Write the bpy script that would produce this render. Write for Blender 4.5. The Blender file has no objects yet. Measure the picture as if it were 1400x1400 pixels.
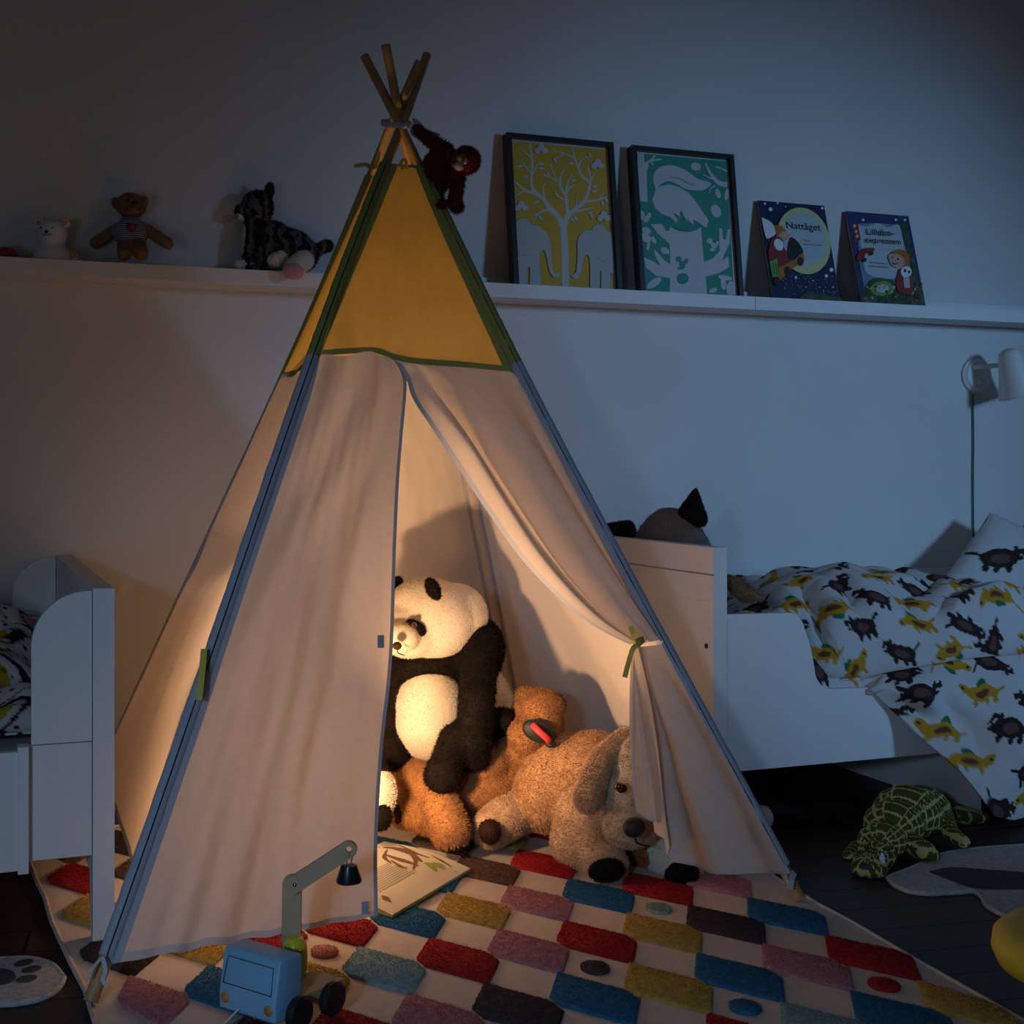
import bpy, bmesh, math, random
import numpy as np
from mathutils import Vector, Matrix, noise
random.seed(7); np.random.seed(7)
V = Vector
# ------------------------------------------------------------------ camera
F = 1900.0; HY = 645.0; CZ = 0.85; AZ = math.radians(21.5); S = math.sin(AZ); C = math.cos(AZ)
RT = V((C, -S, 0)); FW = V((S, C, 0)); UP = V((0, 0, 1))
def ray(px, py): return V((S + C*(px-700)/F, C - S*(px-700)/F, (HY-py)/F))
def W(px, py, d): return V((0, 0, CZ)) + ray(px, py)*d
def WY(px, py, y): r = ray(px, py); return V((0, 0, CZ)) + r*(y/r.y)
def WX(px, py, x): r = ray(px, py); return V((0, 0, CZ)) + r*(x/r.x)
def G(px, py, z=0): r = ray(px, py); return V((0, 0, CZ)) + r*((z-CZ)/r.z)
def dY(px, y): return y/ray(px, 0).y
scn = bpy.context.scene
COL = scn.collection
cam = bpy.data.cameras.new('camera'); co = bpy.data.objects.new('camera', cam); COL.objects.link(co)
cam.sensor_width = 36; cam.lens = 36*F/1400; cam.shift_y = -(700-HY)/1400; cam.clip_start = .05
co.location = (0, 0, CZ); co.rotation_euler = (math.pi/2, 0, -AZ); scn.camera = co
vs = scn.view_settings; vs.view_transform = 'Standard'; vs.look = 'None'; vs.gamma = 1; vs.use_curve_mapping = False; vs.exposure = 0

# ------------------------------------------------------------------ materials
def mat(name, col, rough=.8, nscale=0, nstr=.25, bump=0, bscale=200, trans=0, metal=0, coat=0, sheen=0, dark=None, emit=0, alpha=None):
    m = bpy.data.materials.new(name); m.use_nodes = True
    nt = m.node_tree; N = nt.nodes; L = nt.links; b = N['Principled BSDF']
    b.inputs['Specular IOR Level'].default_value = .15 if rough >= .85 else .5
    c = (*col, 1); b.inputs['Roughness'].default_value = rough; b.inputs['Metallic'].default_value = metal
    b.inputs['Coat Weight'].default_value = coat; b.inputs['Sheen Weight'].default_value = sheen
    b.inputs['Base Color'].default_value = c
    tc = N.new('ShaderNodeTexCoord')
    csock = None
    if nscale:
        n = N.new('ShaderNodeTexNoise'); n.inputs['Scale'].default_value = nscale; n.inputs['Detail'].default_value = 4
        L.new(tc.outputs['Object'], n.inputs['Vector'])
        r = N.new('ShaderNodeValToRGB'); r.color_ramp.elements[0].position = .3; r.color_ramp.elements[1].position = .7
        d = dark or tuple(x*(1-nstr) for x in col)
        r.color_ramp.elements[0].color = (*d, 1); r.color_ramp.elements[1].color = c
        L.new(n.outputs['Fac'], r.inputs['Fac']); csock = r.outputs['Color']; L.new(csock, b.inputs['Base Color'])
    if bump:
        n2 = N.new('ShaderNodeTexNoise'); n2.inputs['Scale'].default_value = bscale; n2.inputs['Detail'].default_value = 3
        L.new(tc.outputs['Object'], n2.inputs['Vector'])
        bp = N.new('ShaderNodeBump'); bp.inputs['Strength'].default_value = bump; bp.inputs['Distance'].default_value = .004
        L.new(n2.outputs['Fac'], bp.inputs['Height']); L.new(bp.outputs['Normal'], b.inputs['Normal'])
    if trans:
        t = N.new('ShaderNodeBsdfTranslucent'); t.inputs['Color'].default_value = c
        if csock: L.new(csock, t.inputs['Color'])
        mx = N.new('ShaderNodeMixShader'); mx.inputs['Fac'].default_value = trans
        L.new(b.outputs[0], mx.inputs[1]); L.new(t.outputs[0], mx.inputs[2]); L.new(mx.outputs[0], N['Material Output'].inputs['Surface'])
    return m
def attr_mat(name, rough=.85, bump=.15, trans=0):
    m = mat(name, (1, 1, 1), rough, bump=bump, bscale=300); nt = m.node_tree
    a = nt.nodes.new('ShaderNodeAttribute'); a.attribute_name = 'Col'
    nt.links.new(a.outputs['Color'], nt.nodes['Principled BSDF'].inputs['Base Color']); return m
M = {}
def mm(k, *a, **kw): M[k] = mat(k, *a, **kw); return M[k]
mm('wall_paint', (.66, .67, .66), .9, nscale=3, nstr=.05, bump=.06, bscale=120)
mm('white_lacquer', (.72, .73, .74), .62)
mm('white_plastic', (.75, .76, .77), .35)
mm('cream_cloth', (.74, .67, .61), .9, nscale=60, nstr=.06, bump=.12, bscale=700, trans=.34)
mm('cream_lining', (.80, .74, .66), .9, nscale=5, nstr=.05, bump=.12, bscale=500, trans=.34)
mm('cream_hem', (.60, .57, .56), .9, bump=.1, bscale=600, trans=.12)  # same cream cloth, colour darkened for the shading of the doubled hem
mm('cloth_trim', (.42, .46, .54), .9, bump=.1, bscale=600, trans=.06)
mm('yellow_cloth', (.84, .62, .16), .9, nscale=50, nstr=.06, bump=.12, bscale=700, trans=.5)
mm('yellow_trim', (.30, .33, .10), .9, bump=.1, trans=.08)
mm('yellow_ribbon', (.72, .62, .12), .8, trans=.15)
mm('white_strap', (.5, .52, .58), .9)
mm('seam_thread', (.03, .035, .05), .9)
mm('bamboo', (.48, .29, .11), .5, nscale=14, nstr=.35, bump=.1)
mm('black_frame', (.012, .012, .013), .35)
mm('ink_black', (.012, .012, .014), .6)
mm('plush_brown', (.42, .20, .075), .95, nscale=40, nstr=.35, bump=.4, bscale=250, sheen=.1)
mm('plush_tan', (.62, .42, .25), .95, nscale=30, nstr=.35, bump=.4, bscale=250, sheen=.1)
mm('plush_rust', (.52, .30, .15), .95, nscale=40, nstr=.35, bump=.4, bscale=250)
mm('plush_face', (.66, .50, .35), .95, nscale=45, nstr=.5, bump=.4, bscale=250)
mm('plush_white', (.74, .68, .58), .95, nscale=20, nstr=.12, bump=.3, bscale=250)
mm('plush_black', (.009, .006, .005), .85, nscale=60, nstr=.6, bump=.4, bscale=250)
mm('plush_ear', (.66, .46, .28), .95, nscale=30, nstr=.35, bump=.4, bscale=250)
mm('plush_dark', (.045, .022, .014), .85, nscale=40, nstr=.4, bump=.3, bscale=200)
mm('plush_orange', (.42, .15, .04), .9, nscale=40, nstr=.4)
mm('plush_red', (.24, .04, .025), .9, nscale=60, nstr=.5, bump=.4, bscale=300)
mm('ape_face', (.42, .28, .24), .7)
mm('tongue_red', (.62, .04, .05), .6)
mm('eye_glass', (.05, .018, .008), .08, coat=1)
mm('grey_plush', (.16, .155, .16), .95, nscale=40, nstr=.25, bump=.3)
mm('teddy_fur', (.34, .20, .11), .95, nscale=60, nstr=.35, bump=.4)
mm('glow_white', (.72, .74, .76), .4)
mm('glow_orange', (.72, .30, .08), .5)
mm('toy_red', (.32, .02, .025), .6)
mm('mouse_pink', (.60, .30, .30), .8)
mm('truck_blue', (.22, .47, .70), .4, coat=.2)
mm('truck_orange', (.55, .22, .05), .5)
mm('lime_plastic', (.78, .72, .03), .25, coat=.5)
mm('light_wood', (.55, .40, .24), .6, nscale=20, nstr=.2, bump=.08)
mm('black_rubber', (.012, .012, .014), .5, bump=.3, bscale=300)
mm('black_metal', (.02, .024, .03), .3, metal=.3)
mm('steel', (.5, .5, .52), .25, metal=1)
mm('stool_yellow', (.80, .55, .03), .55)
mm('paper', (.62, .59, .53), .8)
mm('book_green', (.10, .22, .07), .5)
mm('ink_brown', (.16, .09, .05), .8)
mm('ink_grey', (.25, .25, .25), .8)
mm('leaf_green', (.25, .34, .08), .8)
mm('poster_yellow', (.55, .33, .015), .6)
mm('poster_white', (.50, .50, .51), .6)
mm('poster_grey', (.44, .43, .42), .6)
mm('poster_green', (.02, .24, .17), .6)
mm('night_blue', (.008, .022, .09), .5, nscale=25, nstr=.6)
mm('moon_yellow', (.55, .55, .26), .5)
mm('moon_pale', (.42, .50, .52), .5)
mm('cover_red', (.25, .02, .02), .5)
mm('cover_skin', (.55, .33, .25), .5)
mm('cover_orange', (.42, .13, .02), .5)
mm('cover_green', (.12, .32, .05), .5)
mm('cover_violet', (.035, .04, .16), .5, nscale=30, nstr=.4)
mm('cover_dusk', (.20, .27, .38), .5, nscale=15, nstr=.3)
mm('cover_moss', (.07, .12, .06), .5, nscale=30, nstr=.7)
mm('star_white', (.7, .75, .75), .5)
mm('cord_green', (.02, .16, .12), .6)
mm('rug_cream', (.62, .55, .50), .95, nscale=60, nstr=.12, bump=.35, bscale=350)
RC = {'r': (.42, .022, .025), 'b': (.035, .16, .30), 'y': (.55, .36, .08), 'p': (.52, .23, .26), 'k': (.075, .055, .06), 'l': (.26, .42, .45), 'n': (.16, .09, .06), 'g': (.35, .42, .33)}
for k, nme in dict(r='red', b='blue', y='mustard', p='pink', k='charcoal', l='aqua', n='brown', g='sage').items():
    M['rug_'+k] = mat('rug_'+nme, RC[k], 1, nscale=70, nstr=.3, bump=.6, bscale=280)
mm('felt_white', (.52, .54, .55), .95, nscale=90, nstr=.35, bump=.5, bscale=300)
mm('felt_grey', (.08, .085, .10), .95, nscale=90, nstr=.3, bump=.4, bscale=300)
M['bedding'] = attr_mat('printed_cotton')
# wood floor
m = mat('dark_planks', (.04, .02, .014), .5); nt = m.node_tree; N = nt.nodes; L = nt.links
tc = N.new('ShaderNodeTexCoord'); mp = N.new('ShaderNodeMapping'); mp.inputs['Rotation'].default_value = (0, 0, math.radians(8))
br = N.new('ShaderNodeTexBrick'); br.inputs['Scale'].default_value = 1; br.inputs['Brick Width'].default_value = 1.3; br.inputs['Row Height'].default_value = .12
br.inputs['Mortar Size'].default_value = .003; br.inputs['Color1'].default_value = (.080, .050, .042, 1); br.inputs['Color2'].default_value = (.045, .030, .027, 1); br.inputs['Mortar'].default_value = (.004, .003, .003, 1)
nz = N.new('ShaderNodeTexNoise'); nz.inputs['Scale'].default_value = 6; nz.inputs['Detail'].default_value = 6
mp2 = N.new('ShaderNodeMapping'); mp2.inputs['Scale'].default_value = (1, 14, 1)
mix = N.new('ShaderNodeMixRGB'); mix.blend_type = 'MULTIPLY'; mix.inputs[0].default_value = .6
L.new(tc.outputs['Object'], mp.inputs[0]); L.new(mp.outputs[0], br.inputs[0]); L.new(mp.outputs[0], mp2.inputs[0]); L.new(mp2.outputs[0], nz.inputs[0])
L.new(br.outputs['Color'], mix.inputs[1]); L.new(nz.outputs['Color'], mix.inputs[2]); L.new(mix.outputs[0], N['Principled BSDF'].inputs['Base Color'])
bp = N.new('ShaderNodeBump'); bp.inputs['Strength'].default_value = .3; L.new(nz.outputs['Fac'], bp.inputs['Height']); L.new(bp.outputs[0], N['Principled BSDF'].inputs['Normal'])
N['Principled BSDF'].inputs['Specular IOR Level'].default_value = .2; M['planks'] = m
def pattern_mat(name, kind, c1, c2, scale, th=.5, rough=.9):
    m = mat(name, c1, rough, bump=.4, bscale=250); nt = m.node_tree; N = nt.nodes; L = nt.links
    tc = N.new('ShaderNodeTexCoord'); rp = N.new('ShaderNodeValToRGB')
    rp.color_ramp.elements[0].color = (*c1, 1); rp.color_ramp.elements[1].color = (*c2, 1)
    if kind == 'wave':
        t = N.new('ShaderNodeTexWave'); t.inputs['Scale'].default_value = scale; t.bands_direction = 'Z'; o = 'Color'
    elif kind == 'tabby':
        t = N.new('ShaderNodeTexWave'); t.inputs['Scale'].default_value = scale; t.inputs['Distortion'].default_value = 9; t.inputs['Detail'].default_value = 3; t.inputs['Detail Scale'].default_value = 3; t.bands_direction = 'X'; o = 'Color'
    else:
        t = N.new('ShaderNodeTexVoronoi'); t.feature = 'DISTANCE_TO_EDGE'; t.inputs['Scale'].default_value = scale; o = 'Distance'
    rp.color_ramp.elements[0].position = th-.04; rp.color_ramp.elements[1].position = th+.04
    L.new(tc.outputs['Object'], t.inputs['Vector']); L.new(t.outputs[o], rp.inputs['Fac']); L.new(rp.outputs[0], N['Principled BSDF'].inputs['Base Color'])
    return m
M['shirt'] = pattern_mat('striped_shirt', 'wave', (.36, .42, .52), (.04, .06, .16), 62, .55)
M['tabby'] = pattern_mat('tabby_fur', 'tabby', (.018, .016, .018), (.11, .10, .10), 9, .55)
# crocodile: scale grid from three wave bands
m = mat('scale_print', (.05, .07, .015), .85, bump=.3); nt = m.node_tree; N = nt.nodes; L = nt.links
tc = N.new('ShaderNodeTexCoord'); at = N.new('ShaderNodeAttribute'); at.attribute_name = 'Col'
rp = N.new('ShaderNodeValToRGB'); rp.color_ramp.elements[0].color = (.075, .075, .012, 1); rp.color_ramp.elements[1].color = (.46, .45, .18, 1)
rp.color_ramp.elements[0].position = .45; rp.color_ramp.elements[1].position = .55
L.new(at.outputs['Color'], rp.inputs['Fac']); L.new(rp.outputs[0], N['Principled BSDF'].inputs['Base Color'])
M['scales'] = m

# ------------------------------------------------------------------ object helpers
WL = {}
def tag(o, label=None, cat=None, group=None, kind=None):
    if label: o['label'] = label
    if cat: o['category'] = cat
    if group: o['group'] = group
    if kind: o['kind'] = kind
    return o
def thing(name, loc, label, cat, group=None):
    o = bpy.data.objects.new(name, None); COL.objects.link(o); o.location = loc; o.empty_display_size = .05
    WL[o.name] = V(loc); return tag(o, label, cat, group)
def link(name, me, parent=None, base=None):
    o = bpy.data.objects.new(name, me); COL.objects.link(o)
    n = len(me.vertices); a = np.empty(n*3, 'f'); me.vertices.foreach_get('co', a); a = a.reshape(-1, 3)
    if parent: off = np.array(WL[parent.name]); o.parent = parent
    else:
        if base is None: mn = a.min(0); mx = a.max(0); off = np.array(((mn[0]+mx[0])/2, (mn[1]+mx[1])/2, mn[2]))
        else: off = np.array(base)
        o.location = V(off)
    a = a-off; me.vertices.foreach_set('co', a.astype('f').ravel()); me.update()
    WL[o.name] = V(off); return o
class MB:
    def __init__(s): s.v = []; s.f = []; s.m = []; s.col = None
    def add(s, vs, fs, mi=0):
        n = len(s.v); s.v += [tuple(v) for v in vs]; s.f += [tuple(i+n for i in f) for f in fs]; s.m += [mi]*len(fs) if isinstance(mi, int) else list(mi); return s
    def box(s, a, b, mi=0, bev=0):
        a = V(a); b = V(b)
        if not bev:
            vs = [(x, y, z) for x in (a.x, b.x) for y in (a.y, b.y) for z in (a.z, b.z)]
            return s.add(vs, [(0, 1, 3, 2), (4, 6, 7, 5), (0, 4, 5, 1), (2, 3, 7, 6), (0, 2, 6, 4), (1, 5, 7, 3)], mi)
        bm = bmesh.new(); bmesh.ops.create_cube(bm, size=1); d = b-a; c = (a+b)/2
        for v in bm.verts: v.co = V((v.co.x*d.x, v.co.y*d.y, v.co.z*d.z))+c
        bmesh.ops.bevel(bm, geom=bm.edges[:], offset=bev, segments=2, affect='EDGES', profile=.7)
        s.bm(bm, mi); return s
    def bm(s, bm, mi=0):
        bm.verts.index_update(); s.add([v.co for v in bm.verts], [tuple(v.index for v in f.verts) for f in bm.faces], mi); bm.free(); return s
    def tube(s, pts, rad, seg=10, mi=0, caps=True, flat=1):
        pts = [V(p) for p in pts]; n = len(pts)
        if not isinstance(rad, (list, tuple)): rad = [rad]*n
        vs = []; fs = []; prev = None
        for i, p in enumerate(pts):
            t = (pts[min(i+1, n-1)]-pts[max(i-1, 0)]).normalized()
            if prev is None: a = t.orthogonal().normalized()
            else: a = (prev-t*prev.dot(t)).normalized()
            prev = a; b = t.cross(a)
            for k in range(seg): th = 2*math.pi*k/seg; vs.append(p+(a*math.cos(th)+b*math.sin(th)*flat)*rad[i])
        for i in range(n-1):
            for k in range(seg): k2 = (k+1) % seg; fs.append((i*seg+k, i*seg+k2, (i+1)*seg+k2, (i+1)*seg+k))
        if caps: fs.append(tuple(range(seg))[::-1]); fs.append(tuple((n-1)*seg+k for k in range(seg)))
        return s.add(vs, fs, mi)
    def ell(s, c, r, rot=None, mi=0, seg=20, rings=12):
        vs = []; fs = []; c = V(c)
        for i in range(rings+1):
            ph = math.pi*i/rings
            for k in range(seg):
                th = 2*math.pi*k/seg; p = V((r[0]*math.sin(ph)*math.cos(th), r[1]*math.sin(ph)*math.sin(th), r[2]*math.cos(ph)))
                vs.append(c+(rot @ p if rot else p))
        for i in range(rings):
            for k in range(seg): k2 = (k+1) % seg; fs.append((i*seg+k, (i+1)*seg+k, (i+1)*seg+k2, i*seg+k2))
        return s.add(vs, fs, mi)
    def lathe(s, prof, c, axis=(0, 0, 1), seg=28, mi=0):
        ax = V(axis).normalized(); a = ax.orthogonal().normalized(); b = ax.cross(a); vs = []; fs = []; n = len(prof)
        for r, h in prof:
            for k in range(seg): th = 2*math.pi*k/seg; vs.append(V(c)+ax*h+(a*math.cos(th)+b*math.sin(th))*r)
        for i in range(n-1):
            for k in range(seg): k2 = (k+1) % seg; fs.append((i*seg+k, i*seg+k2, (i+1)*seg+k2, (i+1)*seg+k))
        fs.append(tuple(range(seg))[::-1]); fs.append(tuple((n-1)*seg+k for k in range(seg)))
        return s.add(vs, fs, mi)
    def prism(s, poly, fr, h, mi=0):      # poly 2D in frame (o,ux,uy,n), extruded h along n
        o, ux, uy, n = fr; k = len(poly)
        vs = [o+ux*x+uy*y for x, y in poly]+[o+ux*x+uy*y+n*h for x, y in poly]
        fs = [tuple(range(k))[::-1], tuple(range(k, 2*k))]+[(i, (i+1) % k, k+(i+1) % k, k+i) for i in range(k)]
        return s.add(vs, fs, mi)
    def flat(s, poly, fr, z, mi=0):
        o, ux, uy, n = fr; return s.add([o+ux*x+uy*y+n*z for x, y in poly], [tuple(range(len(poly)))], mi)
    def grid(s, fn, nu, nv, mi=0):
        vs = [fn(i/nu, j/nv) for i in range(nu+1) for j in range(nv+1)]; q = nv+1; fs = []; ms = []
        for i in range(nu):
            for j in range(nv):
                fs.append((i*q+j, (i+1)*q+j, (i+1)*q+j+1, i*q+j+1)); ms.append(mi if isinstance(mi, int) else mi((i+.5)/nu, (j+.5)/nv))
        return s.add(vs, fs, ms)
    def mesh(s, name, mats, smooth=True):
        me = bpy.data.meshes.new(name); me.from_pydata([tuple(v) for v in s.v], [], s.f)
        for k in mats: me.materials.append(M[k] if isinstance(k, str) else k)
        me.polygons.foreach_set('material_index', s.m)
        me.polygons.foreach_set('use_smooth', [smooth]*len(s.f)); me.update(); return me
    def build(s, name, mats, parent=None, smooth=True, auto=None, base=None):
        if isinstance(mats, str): mats = [mats]
        me = s.mesh(name, mats, smooth)
        bm = bmesh.new(); bm.from_mesh(me); bmesh.ops.recalc_face_normals(bm, faces=bm.faces[:]) if auto != 'keep' else None; bm.to_mesh(me); bm.free()
        if smooth and auto is not None and auto != 'keep': me.set_sharp_from_angle(angle=math.radians(auto))
        return link(name, me, parent, base)
def solid(o, t, off=-1):
    md = o.modifiers.new('thickness', 'SOLIDIFY'); md.thickness = t; md.offset = off; return o
def smoothpts(pts, n=6):
    pts = [V(p) for p in pts]; out = []
    for i in range(len(pts)-1):
        p0 = pts[max(i-1, 0)]; p1 = pts[i]; p2 = pts[i+1]; p3 = pts[min(i+2, len(pts)-1)]
        for k in range(n):
            t = k/n; out.append(.5*((2*p1)+(p2-p0)*t+(2*p0-5*p1+4*p2-p3)*t*t+(3*p1-p0-3*p2+p3)*t**3))
    return out+[pts[-1]]
def samp(pts, t):
    t = min(max(t, 0), 1)*(len(pts)-1); i = min(int(t), len(pts)-2); return pts[i].lerp(pts[i+1], t-i)

# plush maker: camera-facing authoring of ellipsoids, fused, then given fur
def E(px, py, d, a, b, c, rot=0, mi=0):
    k = d/F; r = math.radians(rot); u = RT*math.cos(r)+UP*math.sin(r); w = -RT*math.sin(r)+UP*math.cos(r)
    return (W(px, py, d), Matrix((u, w, FW)).transposed(), V((a*k, b*k, c*k)), mi)
def LIMB(p0, p1, r0, r1, mi=0, n=None):
    a = W(*p0); b = W(*p1); ra = r0*p0[2]/F; rb = r1*p1[2]/F; n = n or max(2, int((b-a).length/(min(ra, rb)*.4)))
    return [(a.lerp(b, i/n), Matrix.Identity(3), V([ra+(rb-ra)*i/n]*3), mi) for i in range(n+1)]
def flatten(pr):
    out = []
    for p in pr:
        if isinstance(p, list): out += p
        else: out.append(p)
    return out
def fuse(prims, mats, voxel=.006, smooth=6, paint=(), clampz=.004):
    prims = flatten(prims); mb = MB()
    for c, R, r, mi in prims: mb.ell(c, r, R, 0, 24, 14)
    me = mb.mesh('tmp', []); o = bpy.data.objects.new('tmp', me); COL.objects.link(o)
    md = o.modifiers.new('r', 'REMESH'); md.mode = 'VOXEL'; md.voxel_size = voxel; md.use_smooth_shade = True
    ms = o.modifiers.new('s', 'SMOOTH'); ms.factor = .5; ms.iterations = smooth
    dg = bpy.context.evaluated_depsgraph_get(); dg.update(); ev = o.evaluated_get(dg)
    me2 = bpy.data.meshes.new_from_object(ev); bpy.data.objects.remove(o)
    for k in mats: me2.materials.append(M[k])
    n = len(me2.vertices); a = np.empty(n*3, 'f'); me2.vertices.foreach_get('co', a); a = a.reshape(-1, 3)
    if clampz is not None: a[:, 2] = np.maximum(a[:, 2], clampz); me2.vertices.foreach_set('co', a.ravel())
    nf = len(me2.polygons); ctr = np.empty(nf*3, 'f'); me2.polygons.foreach_get('center', ctr); ctr = ctr.reshape(-1, 3)
    best = np.full(nf, 1e9); idx = np.zeros(nf, int)
    for c, R, r, mi in prims:
        q = (ctr-np.array(c)) @ np.array(R); dd = (np.linalg.norm(q/np.array(r), axis=1)-1)*min(r)
        k = dd < best; best[k] = dd[k]; idx[k] = mi
    for c, R, r, mi in flatten(paint):
        q = (ctr-np.array(c)) @ np.array(R); k = np.linalg.norm(q/np.array(r), axis=1) < 1; idx[k] = mi
    me2.polygons.foreach_set('material_index', idx.astype('i')); me2.polygons.foreach_set('use_smooth', [True]*nf); me2.update()
    return me2
def fur(me, n, ln, wd, grav=.4, jit=.7):
    """adds n tapering tufts to a mesh, in the material of the face they grow from"""
    me.calc_loop_triangles(); nt = len(me.loop_triangles)
    tv = np.empty(nt*3, 'i'); me.loop_triangles.foreach_get('vertices', tv); tv = tv.reshape(-1, 3)
    tp = np.empty(nt, 'i'); me.loop_triangles.foreach_get('polygon_index', tp)
    pm = np.empty(len(me.polygons), 'i'); me.polygons.foreach_get('material_index', pm)
    co_ = np.empty(len(me.vertices)*3, 'f'); me.vertices.foreach_get('co', co_); co_ = co_.reshape(-1, 3)
    A, B, Cc = co_[tv[:, 0]], co_[tv[:, 1]], co_[tv[:, 2]]; nn = np.cross(B-A, Cc-A); ar = np.linalg.norm(nn, axis=1)+1e-12; nn /= ar[:, None]
    k = np.random.choice(nt, n, p=ar/ar.sum()); u = np.random.rand(n, 1); w = np.random.rand(n, 1); fl = (u+w) > 1; u = np.where(fl, 1-u, u); w = np.where(fl, 1-w, w)
    p = A[k]*(1-u-w)+B[k]*u+Cc[k]*w; nr = nn[k]
    dr = nr+np.random.randn(n, 3)*jit*.5+np.array((0, 0, -grav)); dr /= np.linalg.norm(dr, axis=1)[:, None]
    sd = np.cross(dr, np.random.randn(n, 3)); sd /= np.linalg.norm(sd, axis=1)[:, None]
    L_ = ln*(.6+.8*np.random.rand(n, 1)); p = p-nr*.001
    pv = np.concatenate([p-sd*wd/2, p+sd*wd/2, p+dr*L_], 1).reshape(-1, 3)
    pv[:, 2] = np.maximum(pv[:, 2], .003)
    n0 = len(co_); allv = np.concatenate([co_, pv]); faces = [tuple(f.vertices) for f in me.polygons]
    tri = (np.arange(n*3).reshape(-1, 3)+n0).tolist(); mi = list(pm)+list(pm[tp[k]])
    out = bpy.data.meshes.new(me.name); out.from_pydata(allv.tolist(), [], faces+tri)
    for mt in me.materials: out.materials.append(mt)
    out.polygons.foreach_set('material_index', [int(x) for x in mi]); out.polygons.foreach_set('use_smooth', [True]*len(mi)); out.update()
    return out
def eyeball(px, py, d, r, parent, name='eye', m='eye_glass'):
    k = d/F; return MB().ell(W(px, py, d), (r*k,)*3).build(name, m, parent)

# ------------------------------------------------------------------ the room
YW = 3.70
MB().box((-3, -3, -.1), (5.2, YW+.1, 0)).build('floor', 'planks', smooth=False)['kind'] = 'structure'
MB().box((-3, YW, 0), (5.2, YW+.1, 2.7)).build('wall_back', 'wall_paint', smooth=False)['kind'] = 'structure'
MB().box((-3.1, -3, 0), (-3, YW+.1, 2.7)).build('wall_left', 'wall_paint', smooth=False)['kind'] = 'structure'
MB().box((5.2, -3, 0), (5.3, YW+.1, 2.7)).build('wall_right', 'wall_paint', smooth=False)['kind'] = 'structure'
MB().box((-3.1, -3, 2.7), (5.3, YW+.1, 2.8)).build('ceiling', 'wall_paint', smooth=False)['kind'] = 'structure'

# picture ledges: three 1.15 m lengths end to end
for i, (x0, x1, lab) in enumerate([(-.12, 1.028, 'long white picture ledge holding the plush toys, left of the tent top'),
                                   (1.03, 2.178, 'white picture ledge under the two black framed posters'),
                                   (2.18, 3.33, 'white picture ledge running to the right edge above the wall lamp')]):
    t = thing('picture_ledge', ((x0+x1)/2, YW, 1.33), lab, 'shelf', 'white picture ledges end to end along the wall')
    MB().box((x0, 3.58, 1.33), (x1, YW-.001, 1.345)).build('shelf_board', 'white_lacquer', t, False)
    MB().box((x0, 3.565, 1.33), (x1, 3.58, 1.369), bev=.001).build('front_lip', 'white_lacquer', t, False)
    MB().box((x0, 3.688, 1.345), (x1, YW-.001, 1.40), bev=.001).build('back_rail', 'white_lacquer', t, False)

# ------------------------------------------------------------------ tent
K = V((.879, 2.93, 1.615))
TZ = 1.505
feet = dict(FL=V((.178, 2.276, 0)), FR=V((1.528, 2.32, 0)), BL=V((.275, 3.60, 0)), BR=V((1.461, 3.58, 0)))
shift = dict(FL=V((.014, -.013, 0)), FR=V((0, -.02, 0)), BL=V((-.004, .014, 0)), BR=V((.013, .0, 0)))
ztop = dict(FL=1.79, FR=1.765, BL=1.745, BR=1.765)
def pole(n, z):
    t = z/K.z; p = feet[n].lerp(K+shift[n], t)
    if n == 'FR' and 0 < z < 1.6: p = p+V((-.020, 0, 0))*math.sin(math.pi*((z/1.6)**1.35))
    if n == 'FL' and 0 < z < 1.6: p = p+V((-.014, 0, 0))*math.sin(math.pi*((z/1.6)**2))
    if n == 'BL' and 0 < z < 1.6: p = p+V((.014, 0, 0))*math.sin(math.pi*((z/1.6)**2))
    return p
tent = thing('play_tent', (.87, 2.95, 0), 'cream and yellow teepee play tent on bamboo poles, glowing from inside', 'tent')
for n in feet:
    zz = [0.0145+(ztop[n]-.0145)*i/24 for i in range(25)]
    MB().tube([pole(n, z) for z in zz], [.0118-.0018*i/24 for i in range(25)], 14).build('pole', 'bamboo', tent, auto=50)
def fpl(px, py, off=0):           # point on the slanted front face
    a, b, c = feet['FL'], feet['FR'], K; nrm = (b-a).cross(c-a).normalized()
    if nrm.y > 0: nrm = -nrm
    r = ray(px, py); o = V((0, 0, CZ)); t = (a+nrm*off-o).dot(nrm)/r.dot(nrm); return o+r*t
NF = (feet['FR']-feet['FL']).cross(K-feet['FL']).normalized()
if NF.y > 0: NF = -NF
def zy(u): return 1.075
# outward normals of the panels
def pn(a, b):
    n = (feet[b]-feet[a]).cross(K-feet[a]).normalized(); c = (feet['FL']+feet['BR'])/2
    if n.dot(feet[a]-c) < 0: n = -n
    return n
def rmap(u, n, tl, tr):          # first and last two columns keep a fixed cloth width
    e = 2/n
    if u <= e: return u/e*tl
    if u >= 1-e: return 1-(1-u)/e*tr
    return tl+(u-e)/(1-2*e)*(1-tl-tr)
def panel(name, a, b, z0, z1, mats, fold, nu=60, nv=90, trim=.024, hem=True, hemf=None):
    n = pn(a, b)
    def fn(u, v):
        zb = z0+(hemf(u) if hemf else 0); z = zb+(z1-zb)*v
        w = (pole(a, z)-pole(b, z)).length; u = rmap(u, nu, trim/w, trim/w); v2 = v
        p = pole(a, z).lerp(pole(b, z), u); env = min(1, u*(1-u)*6); return p+n*(.013+fold(u, z)*env-(.008 if 'R' in a+b else .013)*min(1, u*8 if a[0] == 'B' else 1))
    def mi(u, v):
        if min(u, 1-u) < 2/nu: return 1
        if hem and v < 1/nv: return 1
        return 0
    return MB().grid(fn, nu, nv, mi).build(name, mats, tent, auto='keep')
def nz(*a): return noise.noise(V(a))
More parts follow.
